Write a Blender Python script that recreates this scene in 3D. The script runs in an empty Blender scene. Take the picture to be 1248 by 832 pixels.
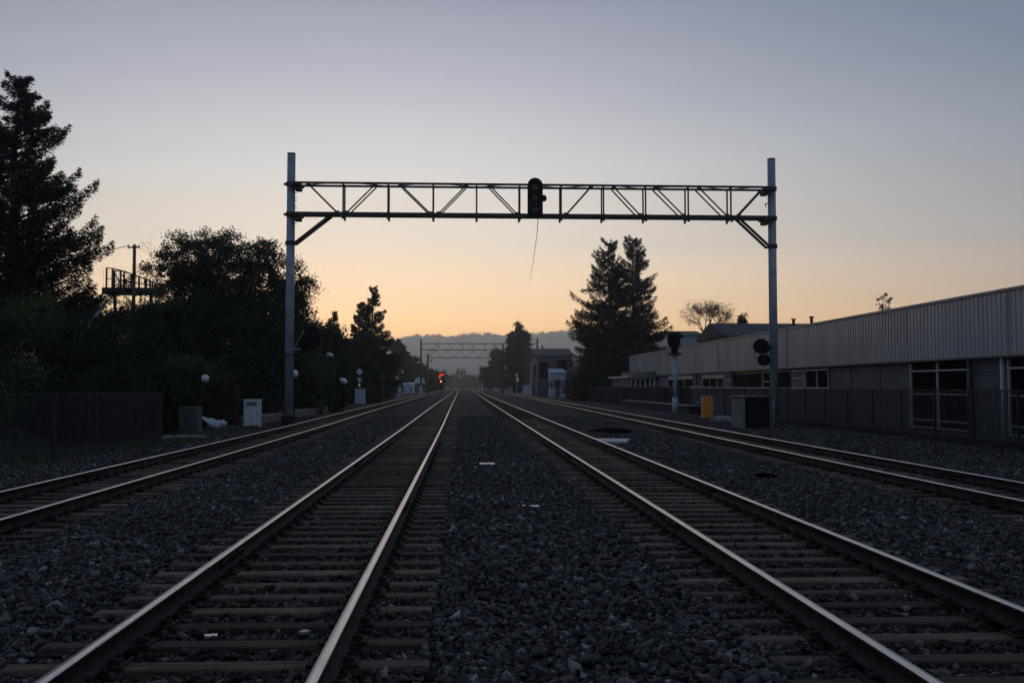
import bpy, math, random
import numpy as np
from mathutils import Vector, Matrix

random.seed(7)
scene = bpy.context.scene
C = scene.collection
R = math.radians

# ------------------------------------------------------------------ camera geometry
F = 1200.0; CX, CY = 624.0, 416.0
CAM = Vector((0, 0, 1.85))
YAW = math.atan((624 - 564.5) / F); PITCH = math.atan((470.5 - 416) / F)
FWD = Vector((math.sin(YAW) * math.cos(PITCH), math.cos(YAW) * math.cos(PITCH), math.sin(PITCH)))
RT = Vector((math.cos(YAW), -math.sin(YAW), 0))
UP = RT.cross(FWD)

def ray(px, py):
    return FWD * F + RT * (px - CX) - UP * (py - CY)
def P(px, py, Y):
    d = ray(px, py); return CAM + d * (Y / d.y)
def G(px, py, z=0.0):
    d = ray(px, py); return CAM + d * ((z - CAM.z) / d.z)
def YX(px, X):
    d = ray(px, 460); return X * d.y / d.x

# ------------------------------------------------------------------ object helpers
def tag(o, label=None, cat=None, group=None, kind=None):
    if label: o['label'] = label
    if cat: o['category'] = cat
    if group: o['group'] = group
    if kind: o['kind'] = kind
    return o
def empty(name, loc=(0, 0, 0), label=None, cat=None, group=None, rz=0.0):
    o = bpy.data.objects.new(name, None); C.objects.link(o)
    o.location = loc; o.rotation_euler = (0, 0, rz); o.empty_display_size = 0.3
    return tag(o, label, cat, group)

class MB:
    def __init__(s): s.v = []; s.f = []; s.sm = []
    def add(s, vs, fs, smooth=False):
        k = len(s.v); s.v += [tuple(v) for v in vs]
        s.f += [tuple(i + k for i in f) for f in fs]; s.sm += [smooth] * len(fs)
        return s
    def box(s, x0, x1, y0, y1, z0, z1, bev=0.0):
        if bev <= 0:
            vs = [(x, y, z) for z in (z0, z1) for y in (y0, y1) for x in (x0, x1)]
            fs = [(0, 2, 3, 1), (4, 5, 7, 6), (0, 1, 5, 4), (2, 6, 7, 3), (0, 4, 6, 2), (1, 3, 7, 5)]
            return s.add(vs, fs)
        b = min(bev, (x1-x0)*.45, (y1-y0)*.45, (z1-z0)*.45)
        def ring(i, z):
            return [(x0+i, y0+b, z), (x0+b, y0+i, z), (x1-b, y0+i, z), (x1-i, y0+b, z),
                    (x1-i, y1-b, z), (x1-b, y1-i, z), (x0+b, y1-i, z), (x0+i, y1-b, z)]
        def inner(z):
            q = b * 1.0
            return [(x0+q, y0+b*1.6, z), (x0+b*1.6, y0+q, z), (x1-b*1.6, y0+q, z), (x1-q, y0+b*1.6, z),
                    (x1-q, y1-b*1.6, z), (x1-b*1.6, y1-q, z), (x0+b*1.6, y1-q, z), (x0+q, y1-b*1.6, z)]
        rs = [inner(z0), ring(0, z0+b), ring(0, z1-b), inner(z1)]
        vs = sum(rs, []); fs = []
        for r in range(3):
            for i in range(8):
                j = (i+1) % 8
                fs.append((r*8+i, r*8+j, (r+1)*8+j, (r+1)*8+i))
        fs.append(tuple(range(7, -1, -1))); fs.append(tuple(24+i for i in range(8)))
        return s.add(vs, fs)
    def tube(s, p0, p1, r0, r1=None, n=10, caps=True, smooth=True):
        r1 = r0 if r1 is None else r1
        p0 = Vector(p0); p1 = Vector(p1); d = (p1 - p0)
        if d.length < 1e-6: return s
        d.normalize(); a = d.orthogonal().normalized(); b = d.cross(a)
        vs = []
        for p, r in ((p0, r0), (p1, r1)):
            for i in range(n):
                t = 2*math.pi*i/n; vs.append(p + a*(r*math.cos(t)) + b*(r*math.sin(t)))
        fs = [(i, (i+1) % n, n+(i+1) % n, n+i) for i in range(n)]
        s.add(vs, fs, smooth)
        if caps:
            k = len(s.v) - 2*n
            s.f += [tuple(k+i for i in range(n-1, -1, -1)), tuple(k+n+i for i in range(n))]; s.sm += [False]*2
        return s
    def path(s, pts, rs, n=8):
        pts = [Vector(p) for p in pts]
        if not isinstance(rs, (list, tuple)): rs = [rs]*len(pts)
        k = len(s.v); ref = Vector((0.31, 0.52, 0.8))
        for i, p in enumerate(pts):
            d = (pts[min(i+1, len(pts)-1)] - pts[max(i-1, 0)]).normalized()
            a = d.cross(ref)
            if a.length < .05: a = d.orthogonal()
            a.normalize(); b = d.cross(a)
            for j in range(n):
                t = 2*math.pi*j/n; s.v.append(tuple(p + a*(rs[i]*math.cos(t)) + b*(rs[i]*math.sin(t))))
        for i in range(len(pts)-1):
            for j in range(n):
                jj = (j+1) % n
                s.f.append((k+i*n+j, k+i*n+jj, k+(i+1)*n+jj, k+(i+1)*n+j)); s.sm.append(True)
        m = k + (len(pts)-1)*n
        s.f += [tuple(k+i for i in range(n-1, -1, -1)), tuple(m+i for i in range(n))]; s.sm += [False]*2
        return s
    def bar(s, p0, p1, w, h, upv=(0, 0, 1)):
        p0 = Vector(p0); p1 = Vector(p1); d = (p1-p0).normalized(); u = Vector(upv)
        a = d.cross(u)
        if a.length < 1e-3: a = d.cross(Vector((1, 0, 0)))
        a.normalize(); b = a.cross(d)
        vs = []
        for p in (p0, p1):
            for sx, sz in ((-1, -1), (1, -1), (1, 1), (-1, 1)): vs.append(p + a*(sx*w/2) + b*(sz*h/2))
        return s.add(vs, [(3, 2, 1, 0), (4, 5, 6, 7), (0, 1, 5, 4), (1, 2, 6, 5), (2, 3, 7, 6), (3, 0, 4, 7)])
    def prism(s, poly, y0, y1):     # poly in (x,z), extruded along y
        n = len(poly)
        vs = [(x, y0, z) for x, z in poly] + [(x, y1, z) for x, z in poly]
        fs = [(i, (i+1) % n, n+(i+1) % n, n+i) for i in range(n)]
        fs += [tuple(range(n-1, -1, -1)), tuple(n+i for i in range(n))]
        return s.add(vs, fs)
    def ell(s, c, rx, ry, rz, nu=16, nv=10, jit=0.0, rnd=random):
        c = Vector(c); vs = [c + Vector((0, 0, rz))]
        for i in range(1, nv):
            ph = math.pi*i/nv
            for j in range(nu):
                t = 2*math.pi*j/nu; q = 1 + rnd.uniform(-jit, jit)
                vs.append(c + Vector((rx*q*math.sin(ph)*math.cos(t), ry*q*math.sin(ph)*math.sin(t), rz*q*math.cos(ph))))
        vs.append(c - Vector((0, 0, rz))); fs = []
        for j in range(nu): fs.append((0, 1+j, 1+(j+1) % nu))
        for i in range(nv-2):
            for j in range(nu):
                a = 1+i*nu+j; b = 1+i*nu+(j+1) % nu
                fs.append((a, a+nu, b+nu, b))
        l = len(vs)-1
        for j in range(nu): fs.append((l, 1+(nv-2)*nu+(j+1) % nu, 1+(nv-2)*nu+j))
        return s.add(vs, fs, jit == 0)
    def build(s, name, m, parent=None):
        me = bpy.data.meshes.new(name); me.from_pydata(s.v, [], s.f)
        me.polygons.foreach_set('use_smooth', s.sm); me.update()
        if m: me.materials.append(m)
        o = bpy.data.objects.new(name, me); C.objects.link(o)
        if parent: o.parent = parent
        return o

def np_obj(name, V, Fc, m, parent=None, smooth=False):
    me = bpy.data.meshes.new(name); V = np.asarray(V, np.float32); Fc = np.asarray(Fc, np.int32)
    n, k = Fc.shape
    me.vertices.add(len(V)); me.vertices.foreach_set('co', V.ravel())
    me.loops.add(n*k); me.loops.foreach_set('vertex_index', Fc.ravel())
    me.polygons.add(n); me.polygons.foreach_set('loop_start', np.arange(0, n*k, k, dtype=np.int32))
    if smooth: me.polygons.foreach_set('use_smooth', np.ones(n, bool))
    me.update(calc_edges=True)
    if m: me.materials.append(m)
    o = bpy.data.objects.new(name, me); C.objects.link(o)
    if parent: o.parent = parent
    return o

# ------------------------------------------------------------------ materials
def mat(name, col, rough=0.7, metal=0.0, var=0.25, scale=3.0, bump=0.0, bscale=30.0, col2=None, island=False, objrand=False,
        emit=None, estr=0.0, stretch=None, spec=0.5, streak=False):
    m = bpy.data.materials.new(name); m.use_nodes = True
    nt = m.node_tree; b = nt.nodes['Principled BSDF']
    b.inputs['Roughness'].default_value = rough; b.inputs['Metallic'].default_value = metal
    b.inputs['Specular IOR Level'].default_value = spec
    tc = nt.nodes.new('ShaderNodeTexCoord'); mp = nt.nodes.new('ShaderNodeMapping')
    nt.links.new(tc.outputs['Object'], mp.inputs[0])
    if stretch: mp.inputs['Scale'].default_value = stretch
    nz = nt.nodes.new('ShaderNodeTexNoise'); nz.inputs['Scale'].default_value = scale; nz.inputs['Detail'].default_value = 6
    nt.links.new(mp.outputs[0], nz.inputs['Vector'])
    cr = nt.nodes.new('ShaderNodeValToRGB')
    c2 = col2 if col2 else [c*(1-var) for c in col]
    c1 = col if col2 else [min(1, c*(1+var)) for c in col]
    cr.color_ramp.elements[0].position = .32; cr.color_ramp.elements[1].position = .68
    cr.color_ramp.elements[0].color = (*c2, 1); cr.color_ramp.elements[1].color = (*c1, 1)
    nt.links.new(nz.outputs['Fac'], cr.inputs[0])
    out = cr.outputs[0]
    if island or objrand:
        if island:
            g = nt.nodes.new('ShaderNodeNewGeometry'); rv = g.outputs['Random Per Island']
        else:
            g = nt.nodes.new('ShaderNodeObjectInfo'); rv = g.outputs['Random']
        mr = nt.nodes.new('ShaderNodeMapRange'); mr.inputs['To Min'].default_value = .35; mr.inputs['To Max'].default_value = 1.5
        nt.links.new(rv, mr.inputs['Value'])
        vm = nt.nodes.new('ShaderNodeVectorMath'); vm.operation = 'SCALE'
        nt.links.new(out, vm.inputs[0]); nt.links.new(mr.outputs[0], vm.inputs['Scale']); out = vm.outputs[0]
    nt.links.new(out, b.inputs['Base Color'])
    if bump:
        n2 = nt.nodes.new('ShaderNodeTexNoise'); n2.inputs['Scale'].default_value = bscale; n2.inputs['Detail'].default_value = 4
        nt.links.new(mp.outputs[0], n2.inputs['Vector'])
        bp = nt.nodes.new('ShaderNodeBump'); bp.inputs['Strength'].default_value = bump; bp.inputs['Distance'].default_value = .02
        nt.links.new(n2.outputs['Fac'], bp.inputs['Height']); nt.links.new(bp.outputs[0], b.inputs['Normal'])
    if emit:
        b.inputs['Emission Color'].default_value = (*emit, 1); b.inputs['Emission Strength'].default_value = estr
    return m

M = {}
M['steel'] = mat('galvanised_steel', (.30, .345, .40), .55, .25, .22, 2.5, .12, 25)
M['truss'] = mat('dark_rusty_steel', (.065, .056, .056), .75, 0, .4, 3, .1, 30, spec=.25)
M['black'] = mat('black_paint', (.010, .010, .011), .7, 0, .3, 5, spec=.12)
M['railtop'] = mat('worn_rail_steel', (.56, .53, .51), .30, .88, .22, 9, .05, 60, stretch=(6, .25, 6))
M['railside'] = mat('rusty_rail_side', (.034, .026, .024), .85, 0, .45, 12, .4, 40, spec=.2)
M['tie'] = mat('weathered_tie_wood', (.120, .082, .060), .85, 0, .6, 2.2, 1.0, 7, objrand=True, stretch=(1, 14, 14), spec=.25)
M['plate'] = mat('rusted_plate', (.022, .017, .015), .8, 0, .4, 14, .3, 40, spec=.2)
M['dark_metal'] = mat('dark_fence_metal', (.028, .028, .032), .65, 0, .3, 5, spec=.3)
M['grey_metal'] = mat('grey_cabinet_metal', (.08, .085, .095), .6, 0, .25, 3, .1, 20, spec=.3)
M['white_paint'] = mat('white_cabinet_paint', (.56, .60, .68), .5, 0, .12, 3)
M['pale_blue'] = mat('pale_blue_paint', (.36, .44, .54), .5, 0, .15, 2)
M['opal'] = mat('white_globe_plastic', (.68, .74, .82), .35, 0, .06, 6)
M['concrete'] = mat('concrete', (.24, .23, .22), .9, 0, .25, 2.5, .4, 30)
M['tan'] = mat('tan_concrete', (.20, .165, .13), .9, 0, .25, 2, .4, 25)
M['dark_conc'] = mat('dark_concrete', (.022, .022, .026), .9, 0, .3, 2, .3, 25, spec=.2)
M['plastic'] = mat('white_plastic_sheet', (.62, .70, .76), .45, 0, .1, 4)
M['orange'] = mat('orange_paint', (.70, .27, .03), .55, 0, .15, 3)
M['cladding'] = mat('corrugated_cladding', (.28, .305, .34), .36, .08, .16, .7, .05, 8, stretch=(1, 1, .25))
M['trim'] = mat('roof_trim', (.32, .30, .29), .6, 0, .15, 1.5)
M['wall'] = mat('grey_wall', (.13, .135, .155), .8, 0, .2, .8, .15, 14)
M['wall_dk'] = mat('dark_grey_panel', (.085, .088, .10), .75, 0, .2, 1.2, .1, 14)
M['glass'] = mat('dark_window_glass', (.005, .005, .007), .25, 0, .1, 2, spec=.05)
M['glass'].node_tree.nodes['Principled BSDF'].inputs['IOR'].default_value = 1.08
M['frame'] = mat('pale_window_frame', (.46, .47, .50), .5, 0, .1, 4)
M['framed'] = mat('dark_window_frame', (.06, .06, .07), .5, 0, .1, 4)
M['shutter'] = mat('light_blind', (.55, .50, .47), .7, 0, .1, 4)
M['roof'] = mat('dark_roofing', (.035, .035, .04), .85, 0, .3, 1.5, .3, 12)
M['wood'] = mat('grey_pole_wood', (.10, .085, .075), .85, 0, .3, 2, .4, 14, stretch=(8, 8, 1))
M['bark'] = mat('tree_bark', (.05, .04, .033), .9, 0, .3, 3, .5, 12)
M['leaf_con'] = mat('conifer_needles', (.011, .016, .011), .85, 0, .35, .6, island=True, spec=.2)
M['leaf_dk'] = mat('dark_broad_leaves', (.028, .044, .018), .8, 0, .35, .6, island=True, spec=.2)
M['leaf_md'] = mat('mid_green_leaves', (.062, .098, .030), .75, 0, .35, .6, island=True, spec=.25)
M['leaf_yl'] = mat('yellow_green_leaves', (.085, .105, .025), .75, 0, .35, .6, island=True, spec=.25)
M['leaf_rd'] = mat('russet_leaves', (.10, .040, .022), .75, 0, .35, .6, island=True, spec=.25)
M['leaf_br'] = mat('brown_autumn_leaves', (.075, .055, .030), .75, 0, .35, .6, island=True, spec=.25)
M['litter'] = mat('pale_litter', (.78, .76, .74), .3, .8, .1, 12)
M['litter_b'] = mat('blue_grey_litter', (.30, .38, .46), .35, .4, .2, 12)
M['red'] = mat('red_lamp', (.6, .02, .01), .4, emit=(1, .06, .015), estr=1.3)
M['red2'] = mat('pinkish_red_lamp', (.6, .05, .04), .4, emit=(1, .25, .16), estr=2.2)
M['lampy'] = mat('pale_yellow_lamp', (.6, .6, .4), .4, emit=(.95, .95, .6), estr=.12)
M['void'] = mat('matt_black_rubber', (.0035, .0035, .004), 1.0, 0, .2, 5, spec=0.0)
M['lens'] = mat('unlit_signal_lens', (.02, .02, .022), .15)
M['stone'] = None

def ground_mat(name, c1, c2, vscale, bump):
    m = bpy.data.materials.new(name); m.use_nodes = True; nt = m.node_tree; b = nt.nodes['Principled BSDF']
    b.inputs['Roughness'].default_value = .9; b.inputs['Specular IOR Level'].default_value = .1
    tc = nt.nodes.new('ShaderNodeTexCoord')
    vo = nt.nodes.new('ShaderNodeTexVoronoi'); vo.inputs['Scale'].default_value = vscale
    nz = nt.nodes.new('ShaderNodeTexNoise'); nz.inputs['Scale'].default_value = .75; nz.inputs['Detail'].default_value = 8
    for n in (vo, nz): nt.links.new(tc.outputs['Object'], n.inputs['Vector'])
    sep = nt.nodes.new('ShaderNodeSeparateColor'); nt.links.new(vo.outputs['Color'], sep.inputs[0])
    cr = nt.nodes.new('ShaderNodeValToRGB'); cr.color_ramp.elements[0].color = (*c1, 1); cr.color_ramp.elements[1].color = (*c2, 1)
    nt.links.new(sep.outputs[0], cr.inputs[0])
    mr = nt.nodes.new('ShaderNodeMapRange'); mr.inputs['From Min'].default_value = .3; mr.inputs['From Max'].default_value = .7
    mr.inputs['To Min'].default_value = .6; mr.inputs['To Max'].default_value = 1.35
    nt.links.new(nz.outputs['Fac'], mr.inputs['Value'])
    vm = nt.nodes.new('ShaderNodeVectorMath'); vm.operation = 'SCALE'
    nt.links.new(cr.outputs[0], vm.inputs[0]); nt.links.new(mr.outputs[0], vm.inputs['Scale'])
    nt.links.new(vm.outputs[0], b.inputs['Base Color'])
    bp = nt.nodes.new('ShaderNodeBump'); bp.inputs['Strength'].default_value = bump; bp.inputs['Distance'].default_value = .04; bp.invert = True
    nt.links.new(vo.outputs['Distance'], bp.inputs['Height']); nt.links.new(bp.outputs[0], b.inputs['Normal'])
    return m
def stone_mat(crib=False):
    m = bpy.data.materials.new('ballast_stones'); m.use_nodes = True; nt = m.node_tree; b = nt.nodes['Principled BSDF']
    b.inputs['Roughness'].default_value = .62; b.inputs['Specular IOR Level'].default_value = .25
    g = nt.nodes.new('ShaderNodeNewGeometry'); cr = nt.nodes.new('ShaderNodeValToRGB'); e = cr.color_ramp.elements
    st = [(0, (.012, .011, .012)), (.35, (.032, .031, .034)), (.62, (.062, .060, .066)), (.80, (.10, .102, .112)), (.88, (.080, .056, .044)), (.93, (.066, .064, .05)), (.965, (.16, .17, .185)), (1, (.26, .27, .29))]
    st = [(p_, (c_[0]*1.15, c_[1]*1.02, c_[2]*.94)) for p_, c_ in st]
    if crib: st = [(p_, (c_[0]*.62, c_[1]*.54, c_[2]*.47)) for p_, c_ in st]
    while len(e) < len(st): e.new(.5)
    for k, (p_, c_) in enumerate(st): e[k].position = p_; e[k].color = (*c_, 1)
    nt.links.new(g.outputs['Random Per Island'], cr.inputs[0])
    tc = nt.nodes.new('ShaderNodeTexCoord'); nz = nt.nodes.new('ShaderNodeTexNoise'); nz.inputs['Scale'].default_value = 45; nz.inputs['Detail'].default_value = 4
    n2 = nt.nodes.new('ShaderNodeTexNoise'); n2.inputs['Scale'].default_value = .6; n2.inputs['Detail'].default_value = 4
    nt.links.new(tc.outputs['Object'], nz.inputs['Vector']); nt.links.new(tc.outputs['Object'], n2.inputs['Vector'])
    ad = nt.nodes.new('ShaderNodeMath'); ad.operation = 'MULTIPLY'; nt.links.new(nz.outputs['Fac'], ad.inputs[0]); nt.links.new(n2.outputs['Fac'], ad.inputs[1])
    mr = nt.nodes.new('ShaderNodeMapRange'); mr.inputs['From Min'].default_value = .12; mr.inputs['From Max'].default_value = .40; mr.inputs['To Min'].default_value = .6; mr.inputs['To Max'].default_value = 1.5
    nt.links.new(ad.outputs[0], mr.inputs['Value']); vm = nt.nodes.new('ShaderNodeVectorMath'); vm.operation = 'SCALE'
    nt.links.new(cr.outputs[0], vm.inputs[0]); nt.links.new(mr.outputs[0], vm.inputs['Scale']); nt.links.new(vm.outputs[0], b.inputs['Base Color'])
    return m
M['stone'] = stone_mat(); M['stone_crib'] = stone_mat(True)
M['ballast'] = ground_mat('ballast_ground', (.008, .007, .008), (.082, .076, .078), 15, 1.0)
M['earth'] = ground_mat('dark_earth', (.012, .012, .010), (.040, .038, .030), 5, .6)
M['hill'] = mat('wooded_hill', (.045, .055, .042), .9, 0, .75, .035)

# ------------------------------------------------------------------ terrain
TRK = [[(-20, -6.5), (40, -6.5), (71, -6.95), (188, -7.6), (420, -9.2), (1200, -16)],
       [(-20, -1.6), (40, -1.6), (68, -1.7), (200, -2.0), (500, -3.2), (1200, -8)],
       [(-20, 3.4), (40, 3.4), (68, 3.45), (200, 3.7), (500, 4.6), (1200, 7)],
       [(-20, 8.85), (28, 8.85), (37, 9.0), (141, 10.0), (396, 12.2), (1200, 19)]]
def trk(i, y):
    xs = [a for a, b in TRK[i]]; ys = [b for a, b in TRK[i]]
    y = np.asarray(y, float)
    return (np.interp(y-9, xs, ys) + np.interp(y-3, xs, ys) + np.interp(y+3, xs, ys) + np.interp(y+9, xs, ys)) / 4

def sstep(a, b, x):
    t = np.clip((x-a)/(b-a), 0, 1); return t*t*(3-2*t)
def bh(x, y):           # ballast height
    x = np.asarray(x, float); y = np.asarray(y, float)
    d = np.minimum.reduce([np.abs(x-trk(i, y)) for i in range(4)])
    h = -0.022 + sstep(1.15, 1.9, d)*0.04
    w = np.where(x < trk(1, y)+1.6, 0, 1)*np.where(x < trk(2, y), 1, 0)
    h = h + w*sstep(.95, 1.5, d)*0.02
    h = h + .018*np.sin(x*2.1+1.3*np.sin(y*.9))*np.sin(y*1.37+x*.6) * sstep(1.2, 1.8, d)
    h = h - sstep(-10.4, -11.3, x)*.06
    return h
def terr(x, y):         # ground outside the ballast: embankment on the left
    x = np.asarray(x, float); y = np.asarray(y, float)
    e = sstep(-12.2, -24, x)*3.4*sstep(16, 32, y)*(1-sstep(95, 150, y))
    return e + .12*np.sin(x*.5)*np.sin(y*.31)*np.where(e > .05, 1, 0) - .06

def grid(name, xs, ys, hf, m):
    X, Y = np.meshgrid(xs, ys); Z = hf(X, Y)
    V = np.stack([X, Y, Z], -1).reshape(-1, 3); nx, ny = len(xs), len(ys)
    a = (np.arange(ny-1)[:, None]*nx + np.arange(nx-1)[None, :]).ravel()
    o = np_obj(name, V, np.stack([a, a+1, a+nx+1, a+nx], -1), m, None, True)
    return tag(o, kind='structure')
yb = np.concatenate([np.arange(-8, 60, .35), np.arange(60, 200, 2), np.arange(200, 1150, 20)])
grid('ballast_bed', np.arange(-12.0, 16.6, .2), yb, bh, M['ballast'])
xg = np.concatenate([[-4500, -2000, -800, -300, -120], np.arange(-60, -12, 1.5), [-11.6, 0, 16.2, 60, 300, 800, 2000, 4500]])
yg = np.concatenate([[-300, -60, 0], np.arange(10, 160, 3), [200, 400, 1000, 2000, 4800]])
grid('ground', xg, yg, lambda x, y: terr(x, y)-.09, M['earth'])

# ballast stones -----------------------------------------------------------
def stones(name, n, y0, y1, smin, smax, seed, halfw=None):
    g = np.random.default_rng(seed)
    y = g.uniform(y0, y1, n)
    if halfw: x = g.uniform(-1, 1, n)*halfw(y) + y*.05
    else: x = g.uniform(-10.9, 15.4, n)
    x = np.clip(x, -11.2, 15.8)
    keep = np.ones(n, bool)
    for i in range(4):
        dx = np.abs(x - trk(i, y))
        ph = (y - PH[i]) % SP
        on = (dx < 1.40) & ((ph < .10) | (ph > SP-.10))
        keep &= ~on
        keep &= ~(np.abs(dx-.755) < .07)
    x, y = x[keep], y[keep]; n = len(x)
    B = np.array([(-1, -1, -1), (1, -1, -1), (1, 1, -1), (-1, 1, -1), (-1, -1, 1), (1, -1, 1), (1, 1, 1), (-1, 1, 1)], float)*.72
    Fi = np.array([(0, 2, 1), (0, 3, 2), (4, 5, 6), (4, 6, 7), (0, 1, 5), (0, 5, 4), (1, 2, 6), (1, 6, 5), (2, 3, 7), (2, 7, 6), (3, 0, 4), (3, 4, 7)])
    s = smin + (smax-smin)*g.beta(1.3, 3.6, n)
    V = B[None]*g.uniform(.45, 1.15, (n, 8, 1)) + g.normal(0, .16, (n, 8, 3))
    V = V*(s[:, None, None]/2)*np.stack([g.uniform(.9, 1.3, n), g.uniform(.65, 1, n), g.uniform(.4, .75, n)], -1)[:, None, :]
    a = g.uniform(0, 6.28, n); t = g.normal(0, .5, n); r = g.normal(0, .5, n)
    ca, sa, ct, st, cr_, sr = np.cos(a), np.sin(a), np.cos(t), np.sin(t), np.cos(r), np.sin(r)
    Rx = np.zeros((n, 3, 3)); Rx[:, 0, 0] = 1; Rx[:, 1, 1] = ct; Rx[:, 1, 2] = -st; Rx[:, 2, 1] = st; Rx[:, 2, 2] = ct
    Ry = np.zeros((n, 3, 3)); Ry[:, 1, 1] = 1; Ry[:, 0, 0] = cr_; Ry[:, 0, 2] = sr; Ry[:, 2, 0] = -sr; Ry[:, 2, 2] = cr_
    Rz = np.zeros((n, 3, 3)); Rz[:, 2, 2] = 1; Rz[:, 0, 0] = ca; Rz[:, 0, 1] = -sa; Rz[:, 1, 0] = sa; Rz[:, 1, 1] = ca
    V = np.einsum('nij,nkj->nki', Rz @ Ry @ Rx, V)
    z = bh(x, y) + g.uniform(-.1, .35, n)*s
    V += np.stack([x, y, z], -1)[:, None, :]
    Fc = (Fi[None]+8*np.arange(n)[:, None, None]).reshape(-1, 3)
    return V.reshape(-1, 3), Fc
SP = .533
PH = [0.1, G(480, 806.7, .03).y % SP, G(1120, 800, .03).y % SP, .3]
parts = [stones('a', 62000, 4.3, 12, .028, .15, 1, lambda y: y*.60+.8),
         stones('b', 100000, 12, 26, .035, .13, 2, lambda y: y*.60+.8),
         stones('c', 90000, 26, 60, .05, .14, 3)]
Vs, Fs, k = [], [], 0
for v, f in parts:
    Vs.append(v); Fs.append(f+k); k += len(v)
so_ = np_obj('ballast_stones', np.concatenate(Vs), np.concatenate(Fs), M['stone'])
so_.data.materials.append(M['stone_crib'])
cen_ = np.concatenate([v.reshape(-1, 8, 3).mean(1) for v in Vs])
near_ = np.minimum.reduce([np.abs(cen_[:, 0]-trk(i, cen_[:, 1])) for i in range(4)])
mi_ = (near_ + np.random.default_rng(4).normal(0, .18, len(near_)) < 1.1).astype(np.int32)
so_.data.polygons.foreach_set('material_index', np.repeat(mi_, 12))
tag(so_,
    'loose dark blue-grey ballast stones between and around the tracks', 'gravel', kind='stuff')

# ------------------------------------------------------------------ tracks
ZT = .03; ZP = .048; ZR = .205
prof = [(-.07, 0), (-.07, .012), (-.018, .03), (-.010, .045), (-.010, .11), (-.034, .122), (-.036, .148), (-.030, .1565),
        (.030, .1565), (.036, .148), (.034, .122), (.010, .11), (.010, .045), (.018, .03), (.07, .012), (.07, 0)]
def rail_mesh(i, side, parent):
    ys = np.concatenate([np.arange(-4, 60, 2.0), np.arange(60, 200, 5), np.arange(200, 1000, 20)])
    c = trk(i, ys) + side*.755; V = []; n = len(prof)
    for x, y in zip(c, ys): V += [(x+px, y, ZP+pz) for px, pz in prof]
    Fc = []
    for a in range(len(ys)-1):
        for b in range(n):
            b2 = (b+1) % n; Fc.append((a*n+b, a*n+b2, (a+1)*n+b2, (a+1)*n+b))
    o = np_obj('rail', V, Fc, M['railside'], parent)
    o.data.materials.append(M['railtop'])
    mi = np.array([1 if b in (6, 7, 8) else 0 for a in range(len(ys)-1) for b in range(n)], np.int32)
    o.data.polygons.foreach_set('material_index', mi)
    return o
def tie_mesh(seed):
    r = random.Random(seed); b = MB(); hw, hl = .090+r.uniform(-.008, .008), 1.37+r.uniform(-.02, .02)
    b.box(-hl, hl, -hw, hw, -.14, ZT, .012)
    for _ in range(3):
        pass
    return b
tie_variants = []
for k in range(8):
    o = tie_mesh(k).build('tie', M['tie']); tie_variants.append(o.data); bpy.data.objects.remove(o)
pb = MB(); pb.box(-.17, .17, -.095, .095, ZT-.003, ZP, .004)
for sx in (-.1, .1):
    for sy in (-.06, .06): pb.box(sx-.014, sx+.014, sy-.014, sy+.014, ZP-.002, ZP+.045)
    pb.box(sx-.035 if sx < 0 else sx-.03, sx+.03 if sx < 0 else sx+.035, -.035, .035, ZP-.002, ZP+.03, .008)
for sy in (-1, 1): pb.box(-.095, .095, sy*.155-.018, sy*.155+.018, ZT-.02, ZT+.032, .006)
po = pb.build('tie_plate', M['plate']); plate_me = po.data; bpy.data.objects.remove(po)
jb = MB()
for sx in (-1, 1):
    jb.box(min(sx*.012, sx*.034), max(sx*.012, sx*.034), -.45, .45, ZP+.035, ZP+.112, .006)
    for k in range(6): jb.tube((sx*.03, -.38+.152*k, ZP+.073), (sx*.058, -.38+.152*k, ZP+.073), .016, .016, 6)
jo = jb.build('joint_bar', M['plate']); joint_me = jo.data; bpy.data.objects.remove(jo)
tl = ['outer left railway track running beside the dark bar fence', 'left middle railway track, nearest the photographer on the left',
      'right middle railway track running from the bottom right corner', 'outer right railway track passing the relay hut and long building']
rnd = random.Random(3)
for i in range(4):
    t = empty('railway_track', (float(trk(i, 5)), 5, 0), tl[i], 'railway track', 'railway tracks')
    inv = Vector(t.location)
    for s in (-1, 1):
        o = rail_mesh(i, s, t); o.location = -inv
        for yj_ in (7.9+i*2.3+(s+1)*2.1, 19.8+i*2.3+(s+1)*2.1, 31.7+i*2.3+(s+1)*2.1):
            q = bpy.data.objects.new('joint_bar', joint_me); C.objects.link(q); q.parent = o; q.location = (float(trk(i, yj_))+s*.755, yj_, 0)
    y0 = {0: 13, 1: 3.2, 2: 3.2, 3: 14}[i]
    y = y0 - (y0-PH[i]) % SP
    n = 0; far = MB()
    y = y - 5*SP
    while y < 330:
        x = float(trk(i, y)); rz = rnd.gauss(0, .008); yj = y + rnd.uniform(-.015, .015); dz = rnd.uniform(-.006, .004)
        if 5 <= n < 105:
            o = bpy.data.objects.new('tie', tie_variants[rnd.randrange(8)]); C.objects.link(o); o.parent = t
            o.location = Vector((x + rnd.gauss(0, .02), yj, dz)) - inv; o.rotation_euler = (0, 0, rz)
            if n < 60:
                for s in (-1, 1):
                    q = bpy.data.objects.new('tie_plate', plate_me); C.objects.link(q); q.parent = o
                    q.location = (s*.755 + x + inv.x*0 - (o.location.x+inv.x), 0, -dz)
        else:
            far.box(x-1.37, x+1.37, yj-.09, yj+.09, -.1, ZT)
        n += 1; y += SP
    o = far.build('tie', M['tie'], t); o.location = -inv; tag(o, kind='stuff')

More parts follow.
